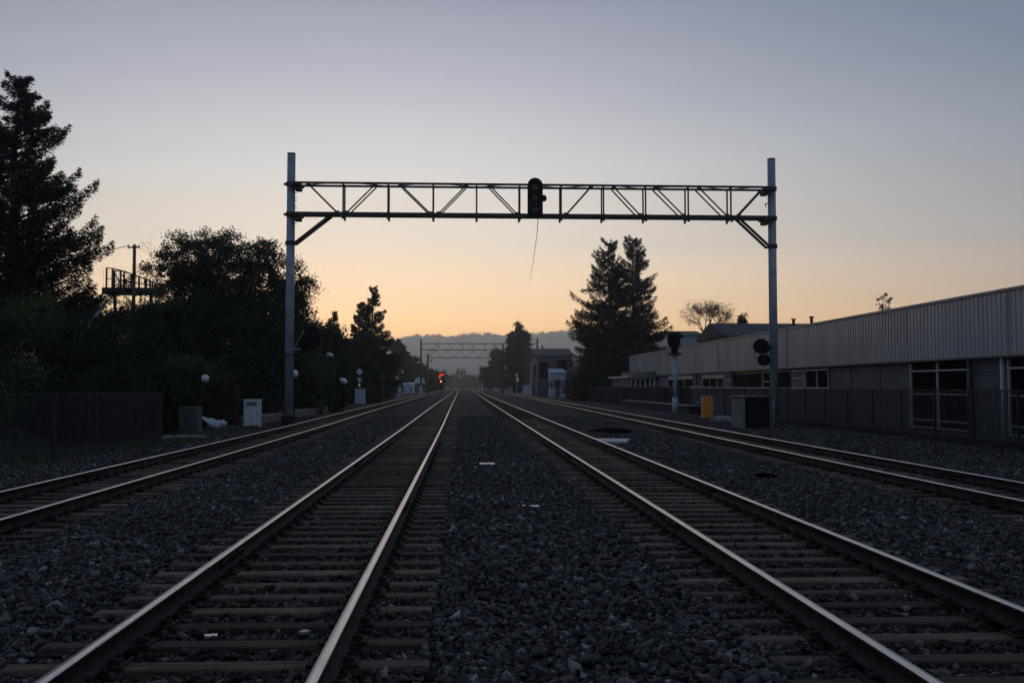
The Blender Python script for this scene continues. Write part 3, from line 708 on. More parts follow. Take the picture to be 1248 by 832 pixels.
# ------------------------------------------------------------------ near gantry
GY = 46.0
def gantry():
    xl = P(353.5, 224, GY).x; xr = P(943.5, 230, GY).x; lx = P(350, 500, GY).x; rx = P(946.5, 500, GY).x
    xl = (xl+lx)/2; xr = (xr+rx)/2
    ztop = 12.75; z1 = 11.33; z0 = 9.90; D = .74
    t = empty('signal_gantry', ((xl+xr)/2, GY, 0), 'tall steel truss signal gantry spanning all four tracks in the foreground', 'gantry')
    ox = (xl+xr)/2
    for x in (xl, xr):
        q = MB(); x -= ox
        q.tube((x, D/2, .02 if x < 0 else -.08), (x, D/2, ztop), .205, .19, 20); p = q.build('post', M['steel'], t)
        q = MB(); q.tube((x, D/2, ztop), (x, D/2, ztop+.05), .2, .19, 20); q.build('cap', M['truss'], p)
        q = MB(); q.box(x-.32, x+.32, D/2-.32, D/2+.32, -.12, .48 if x < 0 else .1, .03); q.build('footing', M['dark_conc'], p)
        sg = 1 if x < 0 else -1
        for z in (z1, z0, 8.55):
            q = MB(); q.tube((x, D/2, z-.09), (x, D/2, z+.09), .245, .245, 20)
            if z > 9:
                q.box(min(x-sg*.1, x+sg*.55), max(x-sg*.1, x+sg*.55), -.05, D+.05, z-.12, z-.045)
                q.box(min(x+sg*.2, x+sg*.48), max(x+sg*.2, x+sg*.48), .05, D-.05, z-.3, z-.12)
                q.box(x-.34, x-.22, D/2-.05, D/2+.05, z-.05, z+.05)
            q.build('clamp', M['truss'], p)
        # bolts / steps on post
    for x in (xl-ox,):
        q = MB(); q.tube((x, D/2, P(350, 432, GY).z-.05), (x, D/2, P(350, 432, GY).z+.05), .235, .235, 20); q.build('strap', M['truss'], t)
    for z, nm in ((z1, 'top_chord'), (z0, 'bottom_chord')):
        for y in (0, D):
            q = MB(); w = .11 if nm == 'top_chord' else .13
            q.box(xl-ox+.15, xr-ox-.15, y-w/2, y+w/2, z-.012+w/2-.02, z+w/2)           # angle iron: flange
            q.box(xl-ox+.15, xr-ox-.15, y-w/2, y-w/2+.02, z-w/2, z-.012+w/2-.02)
            q.build(nm, M['truss'], t)
    q = MB(); q.box(xl-ox+.3, xr-ox-.3, D/2-.12, D/2+.12, z0+.02, z0+.045); q.build('walkway_grating', M['truss'], t)
    vx = [P(v, 250, GY).x-ox for v in (418, 472.8, 527.8, 581, 633.5, 684, 735.7, 787, 839, 891)]
    for x in vx:
        q = MB()
        for y in (0.035, D-.035): q.box(x-.035, x+.035, y-.03, y+.03, z0+.05, z1-.05)
        for z in (z0-.07, z1+.0): q.box(x-.04, x+.04, -.04, D+.04, z-.06, z-.02)
        q.box(x-.05, x+.05, -.09, -.02, z0-.26, z0+.08); q.box(x-.05, x+.05, D+.02, D+.07, z0-.22, z0+.08)
        q.build('vertical_strut', M['truss'], t)
    for a, b in ((376, 411), (457, 422.5), (488.6, 524), (568, 535), (597, 630), (720, 690), (748, 780), (799, 833), (852, 886), (931, 900)):
        xa = P(a, 228, GY).x-ox; xb = P(b, 260, GY).x-ox; q = MB()
        for y in (.02, D-.02): q.bar((xa, y, z1-.05), (xb, y, z0+.05), .06, .055, (0, 1, 0))
        for x_, z in ((xa, z1-.06), (xb, z0+.06)): q.box(x_-.11, x_+.11, -.045, -.025, z-.07, z+.07)
        q.build('diagonal_brace', M['truss'], t)
    # horizontal lacing
    q = MB(); xs = [xl-ox+.3]+vx+[xr-ox-.3]
    for k in range(len(xs)-1):
        y0_, y1_ = (0, D) if k % 2 else (D, 0)
        q.bar((xs[k], y0_, z1+.03), (xs[k+1], y1_, z1+.03), .03, .03); q.bar((xs[k], y0_, z0-.03), (xs[k+1], y1_, z0-.03), .03, .03)
    q.build('horizontal_lacing', M['truss'], t)
    for (xa, xb) in ((P(402.5, 261, GY).x-ox, xl-ox+.2), (P(902, 267, GY).x-ox, xr-ox-.2)):
        q = MB()
        for y in (.12, D-.12): q.bar((xa, y, z0-.05), (xb, y, 8.5), .10, .12, (0, 1, 0))
        q.build('knee_brace', M['truss'], t)
    q = MB()   # handhold rungs on the right post and small dangling clips
    for k in range(14):
        z = 10.9-.12*k
        if k % 3 != 1: q.box(xl-ox+.2, xl-ox+.27, D/2-.02, D/2+.02, z, z+.03)
    q.box(xr-ox-.3, xr-ox-.18, D/2-.02, D/2+.02, 10.6, 10.64); q.box(xr-ox-.32, xr-ox-.28, D/2-.02, D/2+.02, 10.45, 10.64)
    q.build('step_clips', M['truss'], t)
    return t, ox
gan, gox = gantry()
# signal head hanging on the truss
def capsule(q, w, z0, z1, y0, y1, n=12):
    r = w/2; pts = []
    for k in range(n+1): a = math.pi*k/n; pts.append((r*math.cos(a), z1-r+r*math.sin(a)))
    rb = r*.35
    for k in range(5): a = math.pi + math.pi/2*k/4; pts.append((-r+rb+rb*math.cos(a), z0+rb+rb*math.sin(a)))
    for k in range(5): a = 1.5*math.pi + math.pi/2*k/4; pts.append((r-rb+rb*math.cos(a), z0+rb+rb*math.sin(a)))
    q.prism(pts, y0, y1)
p = P(652, 265, GY-.15); zt = P(652, 217.5, GY-.15).z; H = zt-p.z
t = empty('railway_signal', (p.x, GY-.15, p.z), 'tall black round-topped signal head hanging at the middle of the gantry truss', 'signal')
q = MB(); capsule(q, .72, 0, H, -.16, -.12); q.build('backplate', M['black'], t)
q = MB(); capsule(q, .5, .1, H-.1, -.12, .05); q.build('housing', M['black'], t)
for z in (.38, H*.5, H-.42):
    q = MB(); n = 14
    for k in range(n):
        a0 = math.pi*(-.12+1.24*k/n); a1 = math.pi*(-.12+1.24*(k+1)/n)
        q.add([(.2*math.cos(a0), -.16, z+.2*math.sin(a0)), (.2*math.cos(a1), -.16, z+.2*math.sin(a1)), (.2*math.cos(a1), -.40, z+.2*math.sin(a1)-.05), (.2*math.cos(a0), -.40, z+.2*math.sin(a0)-.05)], [(0, 1, 2, 3)], True)
    h = q.build('hood', M['black'], t); md = h.modifiers.new('Solidify', 'SOLIDIFY'); md.thickness = .012
    q = MB(); q.tube((0, -.17, z), (0, -.155, z), .15, .15, 16); q.build('lens', M['lens'], t)
q = MB(); q.ell((.42, -.02, H*.49), .14, .18, .16, 12, 8); q.bar((.2, 0, H*.49), (.4, 0, H*.49), .06, .06); q.build('side_hood', M['black'], t)
q = MB(); q.box(-.3, .3, .05, .12, H*.12, H*.2); q.box(-.3, .3, .05, .12, H*.78, H*.86); q.build('bracket', M['truss'], t)
q = MB(); pts = [P(x, y, GY-.1) for x, y in ((655.5, 264), (655.5, 272), (654.5, 285), (652.5, 300), (650, 318), (646.5, 338), (645.5, 345))]
q.path(pts, [.020, .018, .015, .012, .009, .006, .004], 6); o = q.build('hanging_cable', M['black']); tag(o, 'thin loose cable dangling below the middle signal head', 'cable')

def disc_head(t, c, r, M_, back=True, yaw=0):
    x, y, z = c
    q = MB(); pts = []; n = 22
    for k in range(n):
        a = 2*math.pi*k/n; pts.append((x+r*1.08*math.cos(a), z+r*.98*math.sin(a)))
    q.prism(pts, y, y+.03); d = q.build('background_disc', M_, t)
    q = MB(); q.tube((x, y+.03, z), (x, y+.28, z), r*.5, r*.42, 14); q.build('lamp_housing', M_, t)
    q = MB(); m = 12
    for k in range(m):
        a0 = math.pi*(k/m)*1.2-.3; a1 = math.pi*((k+1)/m)*1.2-.3; rr = r*.55
        q.add([(x+rr*math.cos(a0), y, z+rr*math.sin(a0)), (x+rr*math.cos(a1), y, z+rr*math.sin(a1)), (x+rr*math.cos(a1), y-.3, z+rr*math.sin(a1)-.06), (x+rr*math.cos(a0), y-.3, z+rr*math.sin(a0)-.06)], [(0, 1, 2, 3)], True)
    h = q.build('hood', M_, t); md = h.modifiers.new('Solidify', 'SOLIDIFY'); md.thickness = .012
    q = MB(); q.tube((x, y-.015, z), (x, y+.0, z), r*.36, r*.36, 16); q.build('lens', M['lens'], t)
gy2 = GY+.1
p1 = P(928, 422, gy2); p2 = P(931, 438.5, gy2); pr = P(941, 427, gy2)
t = empty('railway_signal', (p1.x, gy2, p2.z-.4), 'black two-disc signal bracketed to the left side of the right gantry post', 'signal')
o0 = Vector(t.location); disc_head(t, p1-o0, .37, M['black']); disc_head(t, p2-o0, .29, M['black'])
q = MB(); q.bar(p1-o0+Vector((0, .15, 0)), pr-o0+Vector((.1, .15, .15)), .07, .07); q.bar(p2-o0+Vector((0, .15, 0)), P(942, 420, gy2)-o0+Vector((0, .15, 0)), .05, .05)
q.bar(p1-o0+Vector((.05, .15, 0)), p2-o0+Vector((.05, .15, 0)), .06, .06)
q.path([p1-o0+Vector((-.3, .1, -.1)), P(920.5, 434, gy2)-o0, P(923, 443, gy2)-o0, p2-o0+Vector((-.1, .1, -.25))], .012, 4)
for k in range(7): q.tube(p1-o0+Vector((-.18+.06*k, .05, .3)), p1-o0+Vector((-.2+.07*k, .05, .42+.05*math.sin(k*2.1))), .012, .006, 4)
q.build('bracket', M['black'], t)
p1 = P(378, 410, gy2-.3); t = empty('railway_signal', (p1.x, gy2-.3, p1.z-.6), 'large dark signal seen from behind on the right side of the left gantry post', 'signal')
o0 = Vector(t.location); q = MB()
pts = [P(x, y, gy2-.3)-o0 for x, y in ((360, 424), (363, 414), (369, 404), (376, 397.5), (384, 398), (389.5, 404), (391, 413), (389, 421), (382, 427), (371, 428.5), (363, 427.5))]
q.prism([(v.x, v.z) for v in pts][::-1], 0, .05); q.build('background_disc', M['black'], t)
q = MB(); q.tube((0, -.35, .62), (0, 0, .62), .22, .26, 14); q.tube((0, -.28, .3), (0, 0, .3), .16, .2, 12); q.build('lamp_housing', M['black'], t)
q = MB(); v0 = P(353, 426, gy2-.3)-o0; q.bar(v0, v0+Vector((.5, 0, .05)), .06, .06); v1 = P(357, 428, gy2-.3)-o0; v2 = P(371, 402, gy2-.3)-o0
q.bar(v1+Vector((0, -.03, 0)), v2+Vector((0, -.03, 0)), .03, .03); q.build('bracket', M['steel'], t)

# ------------------------------------------------------------------ far gantry
FY = 240.0
xa, xb, xc = P(513, 440, FY).x, P(613, 440, FY).x, P(655, 440, FY).x
t = empty('signal_gantry', ((xa+xb)/2, FY, 0), 'distant lattice signal gantry crossing the tracks before the hills', 'gantry'); ox = (xa+xb)/2
zc = [P(560, y, FY).z for y in (418.6, 426.2, 435.8)]
for x, yt in ((xa, 413), (xb, 418), (xc, 411.5)):
    q = MB(); q.tube((x-ox, .4, 0), (x-ox, .4, P(560, yt, FY).z), .24, .2, 10); q.build('post', M['truss'], t)
for i, z in enumerate(zc):
    for y in (0, .8):
        q = MB(); q.bar(((xa if i < 2 else P(523, 435, FY).x)-ox, y, z), ((xc if i < 2 else xb)-ox, y, z), .14, .14); q.build('chord', M['truss'], t)
q = MB(); n = 12; w = (xb-xa-2)/n
for k in range(n):
    x0_ = xa-ox+2+w*k; s = k % 2
    q.bar((x0_, 0, zc[1] if s else zc[2]), (x0_+w, 0, zc[2] if s else zc[1]), .09, .09, (0, 1, 0))
q.build('diagonal_brace', M['truss'], t)
q = MB()
for px in (534, 549, 563, 577, 591, 604):
    x = P(px, 420, FY).x-ox; q.bar((x, 0, zc[0]), (x+.3, 0, zc[1]), .09, .09, (0, 1, 0)); q.bar((x-.5, 0, zc[0]), (x, 0, zc[0]-.8), .07, .07, (0, 1, 0))
q.bar((P(521, 431, FY).x-ox, 0, P(521, 431, FY).z), (P(533, 420, FY).x-ox, 0, P(533, 420, FY).z), .12, .12, (0, 1, 0))
q.build('vertical_strut', M['truss'], t)
tp = P(521.5, 432, 225); t = empty('utility_pole', (tp.x, 225, 0), 'brown wooden pole beside the left post of the distant gantry', 'utility pole')
q = MB(); q.tube((0, 0, 0), (0, 0, tp.z), .26, .22, 10); q.build('pole', M['wood'], t)
q = MB(); q.bar((-.6, 0, tp.z-.2), (.7, 0, tp.z-.3), .14, .14); q.tube((.6, 0, tp.z-1.6), (1.0, 0, tp.z-1.2), .15, .15, 8); q.build('crossarm', M['black'], t)
p = P(661, 425, FY); t = empty('signal_box_pole', (p.x, FY, 0), 'thin pole carrying a small dark box right of the distant gantry', 'pole')
q = MB(); q.tube((0, 0, 0), (0, 0, p.z), .07, .07, 6); q.build('pole', M['truss'], t)
q = MB(); q.box(-.22, .22, -.15, .15, p.z-.9, p.z+.8, .03); q.build('box', M['black'], t)

# red signal far on the left
p = G(538, 478.8, 0); RY = 262.0; p = P(538.3, 478, RY)
t = empty('red_signal', (p.x, RY, 0), 'lit red railway signal with one lamp cluster above another beside the outer left track', 'signal')
q = MB(); q.tube((0, 0, 0), (0, 0, P(538, 455, RY).z), .14, .12, 8); q.build('mast', M['black'], t)
q = MB()
z1, z2 = P(538, 457.2, RY).z, P(538, 464.6, RY).z
q.tube((0, -.05, z1), (0, .1, z1), .95, .95, 20); q.tube((-.1, -.05, z2), (-.1, .1, z2), .75, .75, 20); q.box(-.6, .6, .1, .5, P(538, 474, RY).z, P(538, 468, RY).z, .05)
q.build('background_disc', M['black'], t)
for x, z, r_, m_ in ((-.3, z1+.1, .24, 'red'), (.3, z1+.15, .26, 'red'), (-.55, z1-.1, .16, 'red'), (-.2, z2, .25, 'red2'), (-.5, z2+1.0, .13, 'red2')):
    q = MB(); q.tube((x, -.12, z), (x, -.06, z), r_, r_, 14); q.build('lamp', M[m_], t)

# ------------------------------------------------------------------ far left sheds
def shed(px0, px1, ytop, ybase, Y, label, m, round_top=False, depth=3, rm=None, name='shed', cat='shed'):
    a = P(px0, ybase, Y); b = P(px1, ybase, Y); top = P(px0, ytop, Y).z; w = b.x-a.x
    t = empty(name, ((a.x+b.x)/2, Y, 0), label, cat); hh = top*(.62 if round_top else .86)
    q = MB(); q.box(-w/2, w/2, 0, depth, -.1, hh); q.build('wall', m, t); q = MB()
    if round_top:
        pts = [(w/2*1.02*math.cos(math.pi*k/10), hh+(top-hh)*math.sin(math.pi*k/10)) for k in range(11)]
        q.prism(pts, -.1, depth+.1)
    else: q.add([(-w/2-.1, -.15, hh), (w/2+.1, -.15, hh), (w/2+.1, depth+.1, top), (-w/2-.1, depth+.1, top), (-w/2-.1, -.15, hh-.1), (w/2+.1, -.15, hh-.1), (w/2+.1, depth+.1, hh-.1), (-w/2-.1, depth+.1, hh-.1)],
               [(0, 1, 2, 3), (7, 6, 5, 4), (0, 4, 5, 1), (1, 5, 6, 2), (2, 6, 7, 3), (3, 7, 4, 0)])
    q.build('roof', rm or m, t)
    q = MB(); q.box(-w*.18, w*.12, -.04, .0, .05, hh*.72); q.build('door', M['grey_metal'], t)
    return t
shed(485.5, 496.5, 466.5, 479, 262, 'white shed left of the distant gantry post, nearest of the row', M['pale_blue'])
shed(498, 504.5, 466, 477.5, 275, 'narrow grey-white shed second in the row left of the distant gantry', M['white_paint'])
shed(504.5, 517.5, 459.5, 477, 285, 'shed with a rounded white roof behind the distant gantry post', M['grey_metal'], True, rm=M['white_paint'])
cabinet(511, 514.5, 470, 480, 'narrow pale cabinet at the foot of the distant gantry post', M['pale_blue'], .8, door=False, Y=232)
globe(482, 460.5, 200, .7, .38, 'flat white lamp hood in front of the low dark conifer')
globe(490.5, 452.5, 220, .22, .34, 'tiny white lamp at the edge of the low dark conifer')
# mound / pale rubble near the cabinets
q = MB(); p = G(477, 482.5, 0); q.ell((0, 0, 0), 1.6, 1.2, .45, 14, 8, .12); o = q.build('rubble_heap', M['concrete']); o.location = (p.x, p.y, -.05); tag(o, 'low pale rubble heap right of the plain blue cabinet', 'rubble heap')

# ------------------------------------------------------------------ right side: long building
BX = 19.4
t = empty('long_building', (BX, 60, 0), 'long low industrial building with pale corrugated upper band along the right side', 'building')
O = Vector(t.location)
y_far, y_near = YX(770, BX), 10.0
ZC0, ZC1 = 2.95, 5.20
q = MB(); q.box(0, 24, y_near-60, y_far-60, -.2, 5.08); q.build('wall', M['wall'], t)
def clad(name, m, x_face, ya, yb, z0, z1, pitch, par, depth=.045, axis='y'):
    q = MB(); n = max(1, int((yb-ya)/pitch)); V = []
    for k in range(n):
        y0_ = ya+(yb-ya)*k/n; w = (yb-ya)/n
        for f, dd in ((0, 0), (.68, 0), (.76, -depth), (.92, -depth)): V.append((x_face+dd, y0_+w*f))
    V.append((x_face, yb)); vs = []
    for x, y in V: vs += [(x, y, z0), (x, y, z1)]
    q.add(vs, [(2*k, 2*k+2, 2*k+3, 2*k+1) for k in range(len(V)-1)])
    return q.build(name, m, par)
clad('cladding', M['cladding'], -.25, y_near-60, y_far-60, ZC0, ZC1, .31, t, .028)
q = MB(); q.box(-.20, 0, y_near-60, y_far-60, ZC0+.003, ZC1-.01); q.build('cladding_backing', M['wall_dk'], t)
q = MB(); q.box(-.34, .4, y_near-60, y_far-60+.1, ZC1+.002, ZC1+.10); q.build('parapet_trim', M['trim'], t)
q = MB(); q.box(.4, 24.1, y_near-60, y_far-60, 5.083, 5.17); q.build('roof', M['roof'], t)
q = MB(); q.box(-.32, 0, y_near-60, y_far-60, ZC0-.07, ZC0-.003); q.build('lower_trim', M['framed'], t)
def wy(px): return YX(px, BX)-60
for k in range(1, 13):
    yj = y_near-60+(y_far-y_near)*k/13; q = MB(); q.box(-.292, -.281, yj-.03, yj+.03, ZC0+.01, ZC1-.02); q.build('panel_joint', M['trim'], t)
def window(px0, px1, z0, z1, mull=(), midz=None, light_top=False, fm='frame', name='window', glass='glass'):
    y1, y0_ = wy(px0), wy(px1); q = MB(); q.box(-.03, -.004, y0_, y1, z0, z1); w = q.build(name, M[glass], t); w_ = .045
    f = MB(); xx = (-.10, -.032)
    f.box(*xx, y0_, y1, z1-w_*1.6, z1); f.box(*xx, y0_, y1, z0, z0+w_*1.4)
    for yy in [y0_, y1-w_]+[wy(m_)-w_/2 for m_ in mull]: f.box(*xx, yy, yy+w_, z0+w_*1.4+.001, z1-w_*1.6-.001)
    if midz: f.box(-.11, -.034, y0_+w_, y1-w_, midz-.03, midz+.03)
    f.build('frame', M[fm], w)
    if light_top:
        s = MB(); s.box(-.075, -.034, y0_+.1, y1-.1, z1-.32, z1-.09); s.build('blind', M['shutter'], w)
    return w
ZW0, ZW1 = 1.72, 2.78
window(815, 846, ZW0, ZW1, (825, 835), light_top=True)
window(857, 883, ZW0, ZW1, (866, 875), light_top=True)
window(884.5, 894, ZW0, ZW1, midz=2.3, glass='wall', name='vent_panel')
window(896, 929, ZW0, ZW1, (912,), fm='framed')
window(931, 943, ZW0, ZW1, midz=2.15)
window(945, 966, ZW0, ZW1, fm='framed')
window(967, 981, ZW0, ZW1, midz=2.3, glass='wall', name='vent_panel')
window(983, 1011, ZW0, ZW1, (997,))
q = MB()
for px in (1012, 1038, 1073): q.box(-.05, -.004, wy(px)-.02, wy(px)+.02, 0, 2.86)
q.box(-.02, -.003, wy(1109), wy(1013), .05, 2.86); q.build('grey_panel', M['wall_dk'], t)
def door_unit(px0, px1, mull):
    y1, y0_ = wy(px0), wy(px1); q = MB(); q.box(-.03, -.004, y0_, y1, .1, 2.86); d = q.build('glazed_door', M['glass'], t)
    f = MB(); xx = (-.12, -.034)
    for z, w_ in ((2.46, .06), (1.50, .05), (.42, .05), (.12, .05)): f.box(*xx, y0_, y1, z, z+w_)
    for yy in (y0_, wy(mull)-.03, y1-.06): f.box(-.125, -.036, yy, yy+.06, .1, 2.8)
    f.build('frame', M['frame'], d)
door_unit(1112, 1184, 1145)
door_unit(1232, 1330, 1270)
def louvre(px0, px1):
    y1, y0_ = wy(px0), wy(px1); q = MB()
    for k in range(26):
        z = .1+k*.105; q.add([(-.03, y0_, z), (-.03, y1, z), (-.07, y1, z-.02), (-.07, y0_, z-.02), (-.02, y0_, z+.08), (-.02, y1, z+.08)], [(0, 1, 2, 3), (3, 2, 5, 4)])
    q.build('louvre_panel', M['wall_dk'], t)
louvre(1188, 1222)
for px in (1186, 1227, 893.5+1.3, 851):
    q = MB(); q.tube((-.16, wy(px), 0), (-.16, wy(px), 2.93), .075, .075, 10); q.build('downpipe', M['pale_blue'] if px > 1200 else M['grey_metal'], t)
y1, y0_ = wy(1330), y_near-60+.5
window(1345, 1500, .8, 2.7, (1400,), fm='framed')
for px, z in ((968, .5), (990, .42)):
    q = MB(); yv = YX(px, BX+.9)-60; q.tube((.9, yv, 5.2), (.9, yv, 5.42+z), .09, .09, 8); q.tube((.9, yv, 5.42+z), (.9, yv, 5.5+z), .15, .15, 8); q.build('vent_pipe', M['truss'], t)
# curved canopy and column screen at far end
yc0, yc1 = wy(803), wy(768)
q = MB(); n = 14; pts = []
for k in range(n+1):
    a = math.pi*k/n; pts.append((-.26-1.6*math.sin(a), (yc0+yc1)/2 - (yc1-yc0)/2*math.cos(a)))
vs = [(x, y, 2.62) for x, y in pts]+[(x, y, 3.35) for x, y in pts]
q.add(vs, [(i, i+1, n+2+i, n+1+i) for i in range(n)]+[tuple(range(n+1)), tuple(range(2*n+1, n, -1))]); q.build('curved_canopy', M['grey_metal'], t)
for k in range(1, n, 1):
    x, y = pts[k]; q = MB(); q.box(x+.15, x+.30, y-.09, y+.09, 0, 2.618); q.build('canopy_column', M['frame'], t)
# glazed annex
xa_ = 17.7; ya, yb_ = YX(770, xa_), YX(747, xa_)
t2 = empty('glazed_annex', (xa_, ya, 0), 'small flat-roofed glazed annex at the far end of the long building', 'annex')
q = MB(); q.box(0, 5, 0, yb_-ya, 0, 2.75); q.build('wall', M['wall_dk'], t2)
q = MB(); q.box(-.5, 5.2, -.4, yb_-ya+.4, 2.753, 2.95); q.build('roof', M['frame'], t2)
for k in range(6):
    q = MB(); y = (yb_-ya)*k/5; q.box(-.08, -.003, y-.08, y+.08, 0, 2.74); q.build('mullion', M['frame'], t2)
for k in range(4):
    q = MB(); q.box(.3+k*1.2, .45+k*1.2, -.08, -.003, 0, 2.74); q.build('mullion', M['frame'], t2)

# building with dark roof behind
def house(X0, X1, Y0, Y1, hw, hr, label, wm, rm='roof', ridge='x', over=.3, wins=(), name='house', cat='house', frac=.5):
    t = empty(name, (X0, Y0, 0), label, cat); w, d = X1-X0, Y1-Y0
    q = MB(); q.box(0, w, 0, d, -.2, hw); q.build('wall', M[wm], t); q = MB()
    if ridge == 'x':
        s = d*frac; q.add([(-over, -over, hw), (w+over, -over, hw), (w+over, s, hr), (-over, s, hr), (w+over, d+over, hw), (-over, d+over, hw)], [(0, 1, 2, 3), (3, 2, 4, 5), (0, 3, 5), (1, 4, 2), (0, 5, 4, 1)])
    else:
        s = w*frac; q.add([(-over, -over, hw+.003), (w+over, -over, hw+.003), (s, -over, hr), (s, d+over, hr), (w+over, d+over, hw+.003), (-over, d+over, hw+.003)], [(0, 2, 3, 5), (1, 4, 3, 2), (0, 1, 2), (4, 5, 3), (0, 5, 4, 1)])
    q.build('roof', M[rm], t)
    for (face, a, b, z0, z1) in wins:
        q = MB()
        if face == 'f': q.box(a, b, -.05, -.003, z0, z1)
        else: q.box(-.05, -.003, a, b, z0, z1)
        wdw = q.build('window', M['glass'], t); q = MB()
        if face == 'f': q.box(a-.08, b+.08, -.1, -.052, z0-.1, z0); q.box(a-.08, b+.08, -.1, -.052, z1, z1+.1)
        else: q.box(-.1, -.052, a-.08, b+.08, z0-.1, z0); q.box(-.1, -.052, a-.08, b+.08, z1, z1+.1)
        q.build('frame', M['frame'], wdw)
    return t
Yh = 125.0; a = P(886, 412, Yh); b = P(975, 412, Yh)
house(a.x, b.x+6, Yh, Yh+16, P(890, 409, Yh).z, P(905, 394, Yh+8).z, 'dark hip-roofed building behind the roofline of the long building', 'wall_dk', wins=(('f', 2, 4, 3, 5), ('f', 7, 9, 3, 5)))
Yh = 150.0; a = P(822, 430, Yh); b = P(858, 430, Yh)
house(a.x, b.x, Yh, Yh+12, P(840, 408.5, Yh).z, P(840, 403, Yh+5).z, 'blue-grey hall glimpsed between the paired conifers and the open tree', 'pale_blue', wins=(('f', .8, 1.8, 4, 7), ('f', 2.4, 3.2, 4, 7)))
a = P(655, 462, 172); b = P(698, 462, 172)
house(a.x, b.x, 172, 190, P(660, 433, 172).z, P(675, 424.5, 180).z, 'grey two-storey house beyond the russet bush right of the tracks', 'wall_dk', wins=(('f', .4, 1.9, 3.0, 6.2), ('f', 3.4, 5.2, 4.6, 6.6), ('l', 3, 6, 3.4, 6.0)), ridge='x')
a = P(671, 468, 165); b = P(689, 468, 165)
t = shed(671, 689, 448.5, 472, 165, 'pale blue box shed in front of the grey two-storey house', M['pale_blue'], depth=4)
a = P(648.5, 462, 180); q = shed(648.5, 654, 440, 472, 178, 'narrow pale grey outbuilding at the left end of the grey house', M['concrete'], depth=6, name='outbuilding', cat='outbuilding')

# ------------------------------------------------------------------ right fences
fence_run([(16.0, 10), (16.0, 50.5)], 1.72, 'bar_fence', 'long dark bar fence in front of the near part of the long building', 2.5, M['dark_metal'], .125)
q = MB(); q.box(15.75, 16.25, 10, 50.5, -.15, .26, .02); o = q.build('kerb_wall', M['dark_conc']); tag(o, 'low dark concrete kerb under the long bar fence', 'kerb')
t = empty('panel_fence', (16, 50.6, 0), 'grey corrugated sheet fence between the bar fence and the solid dark fence', 'fence')
L = 68.5-50.6
clad('panel', mat('fence_sheet', (.085, .09, .105), .6, .1, .2, 1), 0, 0, L, .02, 1.74, .16, t, .03)
q = MB(); q.box(.0, .05, 0, L, .02, 1.73); q.build('backing', M['wall_dk'], t)
for k in range(5):
    q = MB(); q.box(-.09, -.02, k*L/4-.05, k*L/4+.05, 0, 1.8, .01); q.build('post', M['dark_metal'], t)
q = MB(); q.box(-.07, .06, 0, L, 1.743, 1.79); q.build('cap_rail', M['frame'], t)
t = empty('solid_fence', (16, 68.6, 0), 'solid dark board fence running back from the slender signal mast', 'fence')
L = 140-68.6; clad('panel', M['dark_metal'], 0, 0, L, .02, 1.78, .2, t, .02)
q = MB(); q.box(.0, .08, 0, L, .02, 1.77); q.build('backing', M['dark_metal'], t)
for k in range(25):
    q = MB(); q.box(-.12, -.03, k*L/24-.05, k*L/24+.05, 0, 1.8, .01); q.build('post', M['dark_metal'], t)
q = MB(); q.box(-.08, .09, 0, L, 1.783, 1.82); q.build('cap_rail', M['wall'], t)
t = empty('low_platform', (14.9, 64.5, 0), 'low dark ledge with pale coping along the solid dark fence', 'ledge')
q = MB(); q.box(0, .8, 0, 27, -.05, .52); q.build('wall', M['dark_conc'], t)
q = MB(); q.box(-.06, .82, -.03, 27.02, .523, .57); q.build('coping', M['concrete'], t)
# relay hut
t = empty('relay_hut', (12.02, 41.5, 0), 'waist-high relay hut with slatted side at the foot of the right gantry post', 'hut')
q = MB(); q.box(0, 1.02, 0, 2.1, .0, 1.36); q.build('body', M['black'], t)
q = MB()
for k in range(11): q.add([(-.005, .02, .06+k*.118), (-.005, 2.08, .06+k*.118), (-.05, 2.08, .06+k*.118), (-.05, .02, .06+k*.118), (-.006, .02, .165+k*.118), (-.006, 2.08, .165+k*.118)], [(0, 1, 2, 3), (3, 2, 5, 4), (0, 3, 4), (1, 5, 2)])
q.build('slatted_side', M['wall'], t)
q = MB(); q.box(-.09, 1.08, -.07, 2.17, 1.362, 1.44, .015); q.build('lid', M['grey_metal'], t)
q = MB(); q.box(.08, .94, -.02, -.003, .1, 1.28, .004); d = q.build('door', M['black'], t)
q = MB(); q.box(.82, .86, -.06, -.021, .6, .78); q.build('handle', M['dark_metal'], d)
q = MB(); q.box(-.12, 1.1, -.1, 2.2, -.12, -.0, .02); q.build('plinth', M['dark_conc'], t)
p = P(939, 512, 42.5); t = empty('marker_post', (p.x+.14, 42.5, 0), 'thin pale marker post against the right gantry post', 'post'); q = MB(); q.tube((0, 0, 0), (0, 0, 1.15), .022, .022, 8); q.build('post', M['frame'], t)
q = MB(); q.box(-.05, .05, -.01, .01, 1.1, 1.2, .004); q.build('plate', M['frame'], t)
# orange cabinet
p = G(863.5, 512.5, 0); t = empty('orange_board', (p.x, p.y, 0), 'orange upright box on short legs before the grey sheet fence', 'box')
w = P(870, 500, p.y).x-P(857.5, 500, p.y).x; h = P(863, 482.5, p.y).z
q = MB(); q.box(-w/2, w/2, 0, .5, .14, h, .02); q.build('body', M['orange'], t)
q = MB(); q.box(-w/2+.05, w/2-.05, -.015, -.001, .22, h-.08, .004); q.build('panel', M['orange'], t)
for sx in (-1, 1):
    for sy in (.06, .44): q = MB(); q.box(sx*(w/2-.06)-.03, sx*(w/2-.06)+.03, sy-.03, sy+.03, 0, .14); q.build('leg', M['grey_metal'], t)
